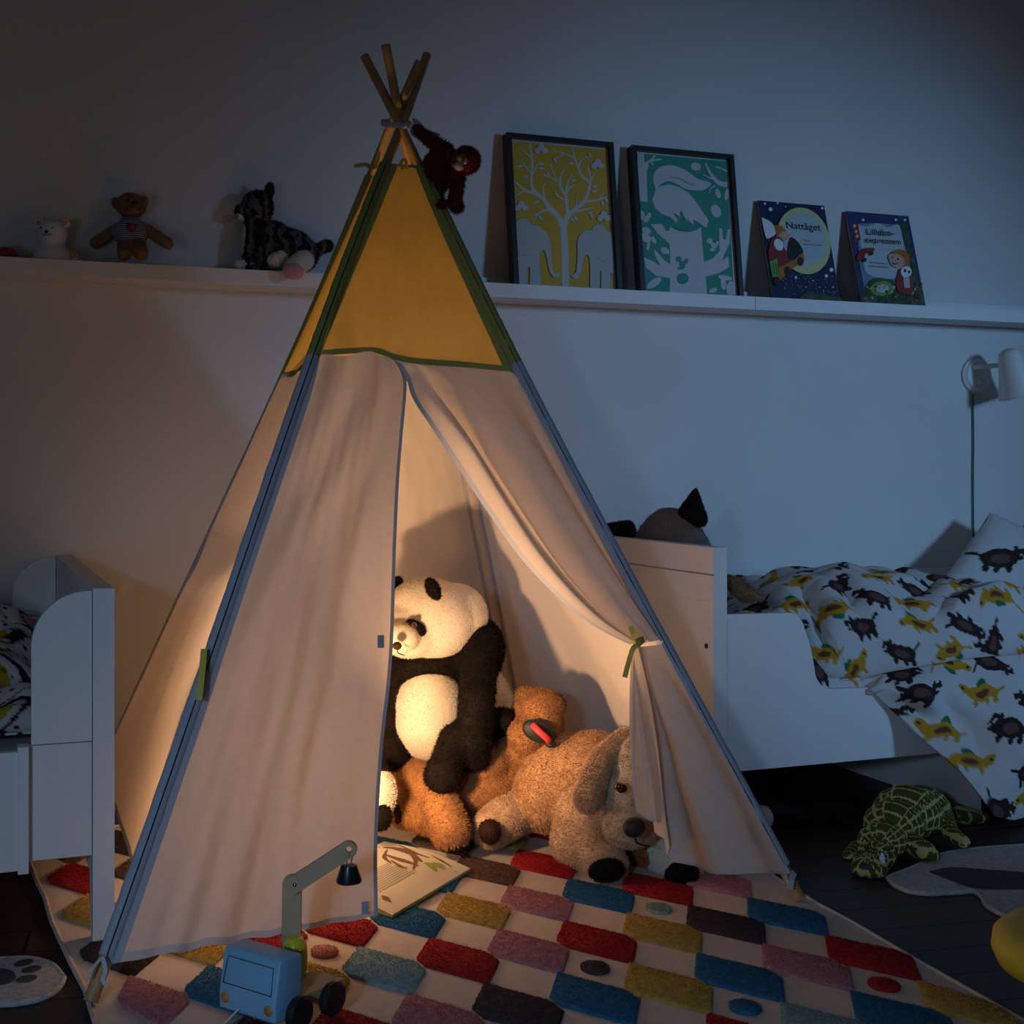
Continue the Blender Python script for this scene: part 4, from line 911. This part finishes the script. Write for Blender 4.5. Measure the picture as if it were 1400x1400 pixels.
def nat(p):
    rs = random.Random(4)
    for x, y, r in ((105, 108, 10), (150, 155, 16), (208, 105, 9), (632, 652, 17), (588, 700, 14), (342, 712, 11), (575, 150, 12), (480, 740, 5), (640, 790, 7), (560, 820, 5), (270, 135, 5), (530, 790, 5), (420, 790, 5)): p.ell(x, y, r, r, 'star_white', n=8)
    for _ in range(50): x = rs.uniform(230, 680); y = rs.uniform(690, 860); p.ell(x, y, 3.5, 3.5, 'moon_pale', n=6)
    p.ell(408, 418, 215, 275, 'moon_yellow', -14, 40); p.ell(415, 405, 180, 215, 'moon_pale', -14, 36)
    p.poly([(70, 225), (150, 270), (190, 350), (120, 400), (95, 360)], 'star_white', True)
    p.poly([(170, 300), (210, 290), (255, 320), (270, 370), (235, 390), (190, 370)], 'cover_orange', True); p.ell(250, 380, 42, 40, 'cover_skin')
    p.poly([(120, 505), (160, 390), (230, 400), (260, 500), (330, 470), (340, 560), (270, 640), (150, 650)], 'cover_red', True); p.ell(205, 450, 36, 50, 'star_white', -20)
    p.poly([(270, 470), (300, 390), (360, 430), (400, 510), (350, 560), (280, 570)], 'ink_black', True)
    p.poly([(150, 700), (200, 640), (330, 570), (400, 510), (410, 580), (300, 650), (210, 740)], 'cover_orange')
    p.poly([(130, 590), (190, 560), (205, 690), (150, 720)], 'cover_green')
    for x in (145, 160, 175, 190): p.stroke([(x, 600), (x+10, 690)], 4, 4, 'ink_black')
    for x, y in ((375, 588), (268, 665), (185, 745)): p.ell(x, y, 26, 36, 'ink_black')
    p.poly([(380, 860), (430, 830), (500, 840), (560, 850), (600, 870), (690, 880), (690, 900), (380, 890)], 'cover_moss', True)
    p.text('Nattåget', 272, 318, 552, 340, .024, 'ink_black')
    for x0, x1, y in ((395, 455, 425), (395, 560, 460)): p.stroke([(x0, y-12), (x1, y)], 9, 9, 'ink_grey')
book_on_ledge('picture_book', (1037.5, 274), (1131.5, 282), (1056.5, 408), (1149, 413), 'dark blue picture book titled Nattåget with a big yellow moon', fb1, nat, 3.600, 3.686, 'night_blue')
fb2 = mk((698, 158), (1215, 208), (862, 905), (1372, 935), .10)
def lil(p):
    p.poly([(795, 265), (960, 262), (1135, 280), (1200, 480), (1260, 700), (1300, 930), (900, 905), (830, 600)], 'cover_dusk')
    p.poly([(800, 270), (880, 290), (960, 262), (1050, 300), (1135, 278), (1180, 440), (1210, 660), (1090, 720), (900, 680), (850, 520)], 'moon_pale', True)
    p.poly([(1140, 270), (1205, 265), (1340, 900), (1290, 900), (1210, 470)], 'cover_moss'); p.poly([(755, 265), (800, 260), (830, 400), (780, 420)], 'cover_red'); 
    for x, y in ((775, 285), (790, 330), (800, 370)): p.ell(x, y, 12, 14, 'moon_yellow', n=8)
    for x, y in ((842, 235), (1110, 238), (1185, 240)): p.ell(x, y, 11, 11, 'star_white', n=8)
    p.poly([(860, 830), (930, 720), (1090, 730), (1150, 800), (1360, 800), (1370, 935), (870, 905)], 'cover_moss', True)
    p.ell(1020, 800, 95, 60, 'cover_green'); p.ell(1020, 800, 50, 34, 'moon_pale')
    rs = random.Random(8)
    for _ in range(60): x = rs.uniform(880, 1350); y = rs.uniform(760, 915); p.ell(x, y, rs.uniform(4, 12), rs.uniform(6, 16), rs.choice(['ink_black', 'cover_red', 'cover_moss', 'poster_grey', 'cover_orange', 'moon_pale']), n=8)
    p.poly([(800, 530), (840, 480), (900, 470), (940, 480), (920, 510), (870, 520), (850, 560), (805, 580)], 'cover_red', True); p.ell(912, 515, 18, 18, 'ink_black'); p.ell(858, 570, 20, 18, 'ink_black')
    p.ell(1130, 570, 70, 66, 'cover_skin', 15); p.poly([(1070, 510), (1130, 485), (1190, 500), (1225, 560), (1215, 620), (1190, 640), (1175, 560), (1120, 525), (1075, 530)], 'cover_orange', True)
    p.ell(1075, 550, 24, 30, 'cover_skin'); p.ell(1130, 565, 8, 9, 'ink_black'); p.ell(1085, 550, 7, 8, 'ink_black'); p.stroke([(1085, 595), (1105, 608), (1130, 600)], 10, 8, 'ink_black')
    p.poly([(1140, 650), (1200, 630), (1240, 700), (1260, 820), (1230, 850), (1150, 840), (1120, 760)], 'cover_red', True); p.ell(1200, 670, 44, 46, 'star_white'); p.ell(1190, 660, 11, 14, 'ink_black'); p.ell(1222, 672, 9, 13, 'ink_black'); p.poly([(1175, 710), (1225, 715), (1235, 800), (1190, 800)], 'poster_grey')
    p.text('Lillabo-', 875, 362, 1098, 376, .022, 'ink_black'); p.text('expressen', 862, 425, 1150, 446, .020, 'ink_black')
    for x0, x1, y in ((915, 1045, 590), (905, 1060, 620)): p.stroke([(x0, y), (x1, y+12)], 8, 8, 'ink_grey')
book_on_ledge('picture_book', (1150, 288), (1238.5, 296), (1178, 415), (1265, 420), 'violet-blue picture book titled Lillabo-expressen, nearest the right edge', fb2, lil, 3.600, 3.686, 'cover_violet')

# ------------------------------------------------------------------ wall lamp
t = thing('wall_lamp', WY(1333, 515, 3.69), 'white swivel wall lamp above the right bed', 'lamp')
c = WY(1334, 513, YW); MB().lathe([(.058, .001), (.058, .008), (.050, .012), (.046, .018), (.001, .019)], c, (0, -1, 0), 40).build('wall_plate', 'white_plastic', t, auto=40)
MB().lathe([(.0125, 0), (.0125, .008), (.001, .009)], WY(1339, 523, YW-.018), (0, -1, 0)).build('switch', 'white_plastic', t)
j = WY(1335, 502, YW-.03); e = WY(1372, 499, YW-.10)
MB().tube([j+V((0, .015, 0)), j, e], .008, 12).build('arm', 'white_plastic', t)
top = WY(1377, 478, 3.58); ax = V((.28, -.05, -.95)).normalized()
prof = [(.001, -.003), (.018, 0), (.030, .008), (.036, .025), (.046, .075), (.066, .150), (.0665, .155), (.064, .155), (.044, .078), (.032, .03), (.001, .02)]
MB().lathe(prof, top, ax, 40).build('lamp_shade', 'white_plastic', t)
p = [WY(1330, 539, YW-.006), WY(1331, 600, YW-.006), WY(1330.5, 660, YW-.006), WY(1331, 735, YW-.006)]
MB().tube(smoothpts(p, 5), .0028, 8).build('cord', 'cord_green', t)

# ------------------------------------------------------------------ cat-ear cushion, beige toy
t = thing('cat_cushion', W(920, 790, 3.42)-UP*.12, 'round grey cat-head cushion with black ears poking above the right bed end', 'cushion')
me = fuse([(V((1.700, 3.195, .505)), Matrix.Identity(3), V((.060, .255, .255)), 0)], ['grey_plush'], .008, 2, clampz=None); link('cushion_body', fur(me, 6000, .006, .002), t)
def cx_(px): return 1.70/ray(px, 0).x
for pts in (((951, 671), (938, 700), (957, 710)), ((824, 720), (858, 722), (862, 736))):
    P = [(x, y, cx_(x)) for x, y in pts]
    me = fuse([LIMB(P[0], P[1], 4, 11), LIMB(P[0], P[2], 4, 11), LIMB(P[1], P[2], 11, 11)], ['plush_black'], .004, 3, clampz=None); link('ear', fur(me, 1500, .005, .0018), t)
t = thing('beige_plush', W(1012, 805, 3.3)-UP*.03, 'small beige plush lying between the bed end and the duvet', 'plush toy')
me = fuse([LIMB((998, 795, 3.28), (1020, 812, 3.26), 9, 12), LIMB((1018, 810, 3.26), (1040, 818, 3.25), 8, 5), LIMB((1000, 796, 3.28), (1018, 792, 3.3), 5, 3)], ['teddy_fur'], .005, 3, clampz=None)
link('body', fur(me, 2500, .007, .002), t)

# ------------------------------------------------------------------ crocodile
t = thing('crocodile_plush', G(1240, 1170), 'green scaly crocodile plush crawling out from under the right bed', 'plush toy')
pr = [E(1189, 1186, 2.92, 26, 18, 22), E(1196, 1172, 2.97, 30, 22, 26, 15), E(1206, 1150, 3.03, 34, 26, 30), E(1222, 1128, 3.12, 42, 34, 40), E(1240, 1112, 3.2, 48, 38, 46), E(1258, 1108, 3.3, 42, 34, 44), E(1275, 1112, 3.36, 32, 28, 36)]
pr += [LIMB((1240, 1150, 3.06), (1264, 1163, 3.0), 15, 15), LIMB((1264, 1163, 3.0), (1278, 1170, 2.99), 13, 8), LIMB((1288, 1112, 3.25), (1300, 1140, 3.13), 14, 12), LIMB((1300, 1140, 3.13), (1318, 1152, 3.08), 12, 9),
       LIMB((1285, 1112, 3.36), (1345, 1118, 3.34), 20, 8)]
pr += [LIMB((1172, 1160, 3.1), (1160, 1172, 3.05), 12, 10)]
me = fuse(pr, ['scales', 'ink_black'], .004, 4, paint=[E(1180, 1188, 2.87, 20, 9, 20, 0, 1)])
n = len(me.vertices); a = np.empty(n*3, 'f'); me.vertices.foreach_get('co', a); a = a.reshape(-1, 3)
h0 = np.array(W(1189, 1186, 2.92)); h1 = np.array(W(1275, 1112, 3.36)); ax_ = (h1-h0); ax_[2] = 0; ax_ /= np.linalg.norm(ax_); sd_ = np.array((ax_[1], -ax_[0], 0))
s_ = (a-h0) @ ax_; w_ = (a-h0) @ sd_; zz = a[:, 2]; ang = np.arctan2(w_, zz-.05)
g1 = np.abs(((s_/.017) % 1)-.5) > .40; g2 = np.abs(((ang/.42) % 1)-.5) > .38; top_ = np.abs(ang) < .5
g1b = np.abs(((s_/.030) % 1)-.5) > .42
val = np.where(top_, g1b | (np.abs(np.abs(ang)-.5) < .06), g1 | g2).astype(float)
at = me.color_attributes.new('Col', 'FLOAT_COLOR', 'POINT'); at.data.foreach_set('color', np.stack([val, val, val, np.ones(n)], 1).astype('f').ravel())
crocbody_ = me; link('body', me.copy(), t)
from mathutils.bvhtree import BVHTree
bv = BVHTree.FromPolygons([tuple(x) for x in a], [tuple(p.vertices) for p in me.polygons])
for q in range(9):
    for sx in (-1, 1):
        o_ = V(h0)+V(ax_)*(.05+.36*q/8)+V(sd_)*sx*(.026+.016*math.sin(q/8*3.1)); hit = bv.ray_cast(V((o_.x, o_.y, 1)), V((0, 0, -1)))
        if hit[0]: MB().ell(hit[0], (.0045, .0045, .008), seg=10, rings=6).build('back_bump', 'leaf_green', t)
MB().ell(W(1206, 1176, 2.905), (.006, .006, .016)).build('fabric_label', 'star_white', t)
for px, py in ((1185, 1158), (1214, 1160)): eyeball(px, py, 2.92, 4, t)
# pink ball under the bed
o = MB().ell(G(1040, 1136, 0)+UP*.031, (.030, .030, .030), seg=28, rings=18).build('pink_ball', 'mouse_pink'); tag(o, 'small pink ball on the floor behind the tent foot, under the right bed', 'ball')

# ------------------------------------------------------------------ small rugs
def flatrug(name, outline, shapes, label, z=.008):
    t = thing(name, (sum(p.x for p in outline)/len(outline), sum(p.y for p in outline)/len(outline), 0), label, 'rug')
    q = smoothpts(outline+[outline[0]], 5)[:-1]
    MB().prism([(p.x, p.y) for p in q], (V((0, 0, .0008)), V((1, 0, 0)), V((0, 1, 0)), UP), z).build('pile', 'felt_white', t, smooth=False)
    MB().tube([V((p.x, p.y, z*.6)) for p in q+[q[0]]], .0055, 8, caps=False).build('bound_edge', 'felt_white', t)
    for s in shapes:
        s = smoothpts(s+[s[0]], 4)[:-1]; MB().prism([(p.x, p.y) for p in s], (V((0, 0, z)), V((1, 0, 0)), V((0, 1, 0)), UP), .0022).build('dark_shape', 'felt_grey', t, smooth=False)
def gl(*p): return [G(x, y, .006) for x, y in p]
def gel(x, y, a, b, r=0, n=10): r = math.radians(r); return gl(*[(x+a*math.cos(k*2*math.pi/n)*math.cos(r)+b*math.sin(k*2*math.pi/n)*math.sin(r), y-a*math.cos(k*2*math.pi/n)*math.sin(r)+b*math.sin(k*2*math.pi/n)*math.cos(r)) for k in range(n)])
flatrug('paw_rug', gl((87, 1336), (80, 1350), (62, 1362), (35, 1369), (5, 1372), (-60, 1374), (-130, 1365), (-150, 1340), (-120, 1318), (-60, 1312), (0, 1311), (40, 1310), (70, 1318)),
        [gel(-2, 1338, 24, 11, 0), gel(32, 1319, 14, 4, 14), gel(43, 1328, 14, 4, 12), gel(36, 1341, 15, 4.5, 10)], 'white rug with dark paw-print pads at the lower left edge')
flatrug('animal_rug', gl((1214, 1199), (1222, 1208), (1240, 1217), (1270, 1221), (1310, 1219), (1332, 1218), (1343, 1226), (1350, 1238), (1372, 1250), (1400, 1262), (1440, 1275), (1560, 1280), (1560, 1180), (1480, 1150), (1400, 1156), (1340, 1160), (1288, 1168), (1250, 1185)),
        [gl((1270, 1194), (1300, 1188), (1345, 1191), (1400, 1195), (1450, 1200), (1440, 1216), (1380, 1218), (1335, 1217), (1305, 1208))], 'pale wavy-edged rug with a charcoal shape, right of the crocodile')

# ------------------------------------------------------------------ open book
t = thing('open_book', (.86, 2.74, .012), 'open picture book with a page of dragon drawings lying on the rug', 'book')
bA = G(518, 1262, .02); 
q0 = V((.745, 2.504, .0)); q1 = V((.985, 2.739, .0)); q2 = V((.868, 2.978, 0)); q3 = q0+(q2-q1)
def bq(u, v, z): p = q0.lerp(q1, v).lerp(q3.lerp(q2, v), u); return V((p.x, p.y, z))
def pg(u, v): return bq(u, v, .020+.012*math.sin(min(1, u*1.05)*math.pi*.9)*.8+.006*u)
MB().grid(pg, 16, 12).build('page_block', 'paper', t)
mbp = MB(); fr = None
def sideb():
    mb = MB(); n = 16
    for edge in (lambda s: (s, 0), lambda s: (1, s), lambda s: (1-s, 1), lambda s: (0, 1-s)):
        vs = []
        for i in range(n+1):
            u, v = edge(i/n); a_ = pg(u, v); vs += [a_, V((a_.x, a_.y, .016))]
        mb.add(vs, [(2*i, 2*i+2, 2*i+3, 2*i+1) for i in range(n)])
    return mb
sideb().build('page_edges', 'paper', t)
mb = MB(); e = .012; cs = [bq(-e, -e, 0), bq(1.02, -e, 0), bq(1.02, 1+e, 0), bq(-e, 1+e, 0)]
mb.prism([(p.x, p.y) for p in cs], (V((0, 0, .0142)), V((1, 0, 0)), V((0, 1, 0)), UP), .003).build('cover', 'book_green', t, smooth=False)
def onpage(mb, pts, mi=0, dz=.0006): mb.add([pg(u, v)+UP*dz for u, v in pts], [tuple(range(len(pts)))], mi)
mb = MB()
def pinv(px, py):
    p = G(px, py, .028); best = None
    for i in range(41):
        for j in range(41):
            s = bq(i/40, j/40, .028); dd_ = (s.xy-p.xy).length
            if best is None or dd_ < best[0]: best = (dd_, i/40, j/40)
    return best[1:]
def strk(mb, pts, w, mi):
    P = [V((*pinv(*p), 0)) for p in pts]; P = smoothpts(P, 5); n = len(P); vs = []
    for i, p in enumerate(P):
        tt = (P[min(i+1, n-1)]-P[max(i-1, 0)]); tt = tt.normalized() if tt.length > 1e-6 else V((1, 0, 0)); ww = w*(1-.7*abs(2*i/(n-1)-1)); nn = V((-tt.y, tt.x, 0))*ww
        vs += [pg(p.x+nn.x, p.y+nn.y)+UP*.0006, pg(p.x-nn.x, p.y-nn.y)+UP*.0006]
    mb.add(vs, [(2*i, 2*i+2, 2*i+3, 2*i+1) for i in range(n-1)], mi)
for pts, w in ((((521, 1160), (540, 1162), (560, 1170), (575, 1181)), .035), (((526, 1170), (540, 1178), (556, 1182), (570, 1186)), .03), (((530, 1164), (527, 1175), (537, 1184)), .02), (((545, 1158), (560, 1166), (572, 1170), (590, 1175)), .018), (((535, 1180), (548, 1187), (556, 1190)), .02), (((560, 1172), (568, 1180), (566, 1190)), .02), (((590, 1172), (604, 1178), (618, 1184)), .012), (((522, 1224), (528, 1226), (535, 1232)), .02), (((520, 1228), (530, 1230)), .012)): strk(mb, pts, w, 0)
for pts, w in ((((580, 1181), (588, 1184), (598, 1190)), .035), (((590, 1180), (598, 1183), (606, 1187)), .035)): strk(mb, pts, w, 1)
for k in range(11):
    v0_ = .05; u_ = .60-.030*k
    for s in range(1): onpage(mb, [(u_, .18+.008*(k % 3)), (u_+.007, .18), (u_+.007, .66-.03*((k*7) % 3)), (u_, .66-.03*((k*7) % 3))], 2)
onpage(mb, [(.04, .86), (.96, .86), (.96, .866), (.04, .866)], 0, .0008)
mb.build('page_print', ['ink_brown', 'leaf_green', 'ink_grey'], t, smooth=False, auto='keep')

# ------------------------------------------------------------------ toy crane truck
t = thing('toy_crane_truck', (.47, 2.15, .014), 'wooden toy crane truck with blue cab and yellow crane base on the rug', 'toy truck')
c0 = G(299, 1376, .035); c1 = G(376, 1401, .035); fx = (c1-c0); fx.z = 0; cw = fx.length; fx = fx.normalized(); fy = V((-fx.y, fx.x, 0))
if fy.y < 0: fy = -fy
O = V((c0.x, c0.y, 0)); Z0 = .014
def TP(a, b, z): return O+fx*a+fy*b+UP*(z+Z0)
# cab: side profile extruded across width
prof = [(0, .020), (0, .050), (.010, .106), (.016, .112), (.052, .112), (.058, .108), (.058, .020)]
mb = MB(); bm = bmesh.new(); vsL = [bm.verts.new(TP(0, b, z)) for b, z in prof]; vsR = [bm.verts.new(TP(cw, b, z)) for b, z in prof]
bm.faces.new(vsL); bm.faces.new(vsR[::-1])
for i in range(len(prof)): bm.faces.new((vsL[i], vsL[(i+1) % len(prof)], vsR[(i+1) % len(prof)], vsR[i]))
bmesh.ops.recalc_face_normals(bm, faces=bm.faces[:]); bmesh.ops.bevel(bm, geom=bm.edges[:], offset=.004, segments=3, affect='EDGES', profile=.5)
mb.bm(bm); cab = mb.build('cab', 'truck_blue', t, auto=35)
def FCE(a, z): # point on slanted windshield face
    zz_ = z; b = 0 if z < .050 else (z-.050)/.056*.010
    return TP(a, b-.0012, z)
wp = [(.009, .060), (cw-.009, .060), (cw-.011, .099), (.013, .099)]
mb = MB(); q = wp+[wp[0]]; mb.tube([FCE(a, z) for a, z in q], .0009, 6); mb.build('windshield_outline', 'ink_brown', cab and t)
for a in (.014, cw-.014): MB().lathe([(.0001, .0), (.0085, 0), (.0080, .0016), (.0001, .0018)], TP(a, 0, .038)+fy*.0004, -fy, 24).build('headlight', 'truck_orange', t)
MB().prism([(.002, .058), (cw-.002, .058), (cw-.002, .152), (.002, .152)], (O+UP*(Z0+.030), fx, fy, UP), .014).build('flatbed', 'light_wood', t, smooth=False)
MB().box((0, 0, 0), (.001, .001, .001)) 
for b in (.042, .114):
    MB().tube([TP(-.004, b, .026), TP(cw+.004, b, .026)], .004, 10).build('axle', 'light_wood', t)
    for a0 in (-.016, cw+.001):
        MB().lathe([(.002, 0), (.022, .0), (.0255, .003), (.0255, .012), (.022, .015), (.002, .015)], TP(a0, b, .0262), fx, 32).build('wheel', 'black_rubber', t, auto=30)
bc = G(403, 1331, .058)
def slot(c_): pass
prof = [(.001, 0), (.0215, 0), (.022, .004), (.0200, .006), (.0200, .038), (.018, .048), (.012, .057), (.001, .060)]
MB().lathe(prof, bc, seg=32).build('crane_base', 'lime_plastic', t, auto=40)
k = (bc-V((0, 0, CZ))).dot(FW); bpx = 402
pb = W(399, 1300, k+.018); pt_ = W(400, 1207, k+.018); th = .010
def plank(a, b, w, name, off=0, hole=False):
    d_ = (b-a).normalized(); s_ = d_.cross(FW).normalized(); L_ = (b-a).length
    pts = [(x, y) for x, y in arc(0, 0, w/2, 90, 270, 10)]+[(x, y) for x, y in arc(L_, 0, w/2, -90, 90, 10)]
    fr = (a+FW*off, d_, s_, -FW)
    if not hole: MB().prism(pts, fr, .010).build(name, 'light_wood', t, auto=30); return
    r = .0052; ring_o = arc(L_, 0, w/2, -90, 90, 12); ring_i = arc(L_+.001, 0, r, -90, 90, 12); ib = arc(L_+.001, 0, r, 90, 270, 12); n = len(ring_o); mb = MB()
    o, x_, y_, n_ = fr
    def P(p, h): return o+x_*p[0]+y_*p[1]+n_*h
    for h, rev in ((.010, 0), (0, 1)):
        vs = [P(p, h) for p in ring_o+ring_i]; mb.add(vs, [(i, i+1, n+i+1, n+i) for i in range(n-1)])
        left = [(x, y) for x, y in arc(0, 0, w/2, 90, 270, 10)]
        mb.add([P(p, h) for p in left+[(L_, -w/2)]+[ring_i[0]]+ib[::-1]+[(L_, w/2)]], [tuple(range(len(left)+1+1+len(ib)+1))])
    for ring in (pts, arc(L_+.001, 0, r, 0, 360, 24)):
        vs = []; 
        for p in ring+[ring[0]]: vs += [P(p, 0), P(p, .010)]
        mb.add(vs, [(2*i, 2*i+2, 2*i+3, 2*i+1) for i in range(len(ring))])
    mb.build(name, 'light_wood', t, auto=30)
plank(pb, pt_, .030, 'crane_post')
ja = W(400, 1210, k+.007); jb = W(477, 1160, k+.007)
plank(ja, jb, .027, 'crane_arm', 0, True)
MB().lathe([(.0001, 0), (.0035, 0), (.003, .0015), (.0001, .002)], W(403, 1210, k-.0035), -FW).build('bolt', 'steel', t)
MB().ell(W(409, 1302, k-.023), (.0035, .0035, .0035)).build('bolt', 'steel', t)
mc = W(477, 1206, k+.002)
MB().lathe([(.0001, 0), (.0195, .0), (.0205, .003), (.0125, .027), (.0001, .028)], mc, (0, 0, 1), 32).build('magnet_weight', 'black_metal', t, auto=40)
MB().tube(smoothpts([mc+UP*.027+RT*-.004, mc+UP*.036-RT*.003, W(477, 1170, k-.004), W(481, 1163, k+.002), W(482, 1174, k-.004), mc+UP*.036+RT*.004, mc+UP*.027+RT*.004], 5), .0011, 6).build('hook', 'steel', t)
MB().tube(smoothpts([TP(cw*.40, -.002, .030), TP(cw*.36, -.02, .018), TP(cw*.30, -.045, .004), TP(cw*.2, -.10, .002)], 5), .0013, 6).build('pull_cord', 'star_white', t)

# ------------------------------------------------------------------ yellow stool
t = thing('childrens_stool', G(1358, 1270, .30)+RT*.142-UP*.30, 'glossy yellow round stool in the lower right corner', 'stool')
sc = G(1366, 1286, .29)+RT*.140; sc.z = 0
MB().lathe([(.001, .250), (.120, .250), (.135, .256), (.142, .272), (.140, .288), (.128, .298), (.110, .300), (.001, .300)], sc, seg=56).build('seat', 'stool_yellow', t)
for k in range(4):
    a = math.radians(200+90*k)-AZ; dr = V((math.cos(a), math.sin(a), 0))
    MB().tube([sc+dr*.088+UP*.252, sc+dr*.115+UP*.12, sc+dr*.135], [.020, .024, .027], 16).build('leg', 'stool_yellow', t)

# ------------------------------------------------------------------ lights
def area(name, loc, tgt, size, power, col, spread=180):
    l = bpy.data.lights.new(name, 'AREA'); l.size = size; l.energy = power; l.color = col; l.spread = math.radians(spread); o = bpy.data.objects.new(name, l); COL.objects.link(o)
    o.location = loc; o.rotation_euler = (V(tgt)-V(loc)).to_track_quat('-Z', 'Y').to_euler(); return o
def spot(name, loc, tgt, ang, blend, power, col, r):
    l = bpy.data.lights.new(name, 'SPOT'); l.spot_size = math.radians(ang); l.spot_blend = blend; l.energy = power; l.color = col; l.shadow_soft_size = r; o = bpy.data.objects.new(name, l); COL.objects.link(o)
    o.location = loc; o.rotation_euler = (V(tgt)-V(loc)).to_track_quat('-Z', 'Y').to_euler(); return o
WARM = (1, .56, .28)
l = bpy.data.lights.new('tent_lamp', 'POINT'); l.energy = 3.4; l.color = WARM; l.shadow_soft_size = .04
o = bpy.data.objects.new('tent_lamp', l); COL.objects.link(o); o.location = (.60, 2.80, .17)
spot('tent_lamp_beam', (.64, 2.50, .32), (1.02, 3.15, .66), 136, .6, 28, WARM, .03)
spot('moonlight', (4.3, -.9, 1.7), (2.32, 3.7, .86), 41, 1, 300, (.30, .58, 1), .30)
spot('fill_beam', (-1.2, -.8, 1.25), (.72, 2.25, .22), 42, 1, 92, (.42, .66, 1), .12)  # added blue fill on truck, left bed and door flap; no window there
area('low_left_glow', (-1.3, -.2, .5), (.9, 3.4, .6), .75, 3.8, (.74, .84, 1))  # unseen weak low light at front left, set by the poles' shadow; no window
w = bpy.data.worlds.new('night'); scn.world = w; w.use_nodes = True
w.node_tree.nodes['Background'].inputs[0].default_value = (.30, .42, .62, 1); w.node_tree.nodes['Background'].inputs[1].default_value = .06
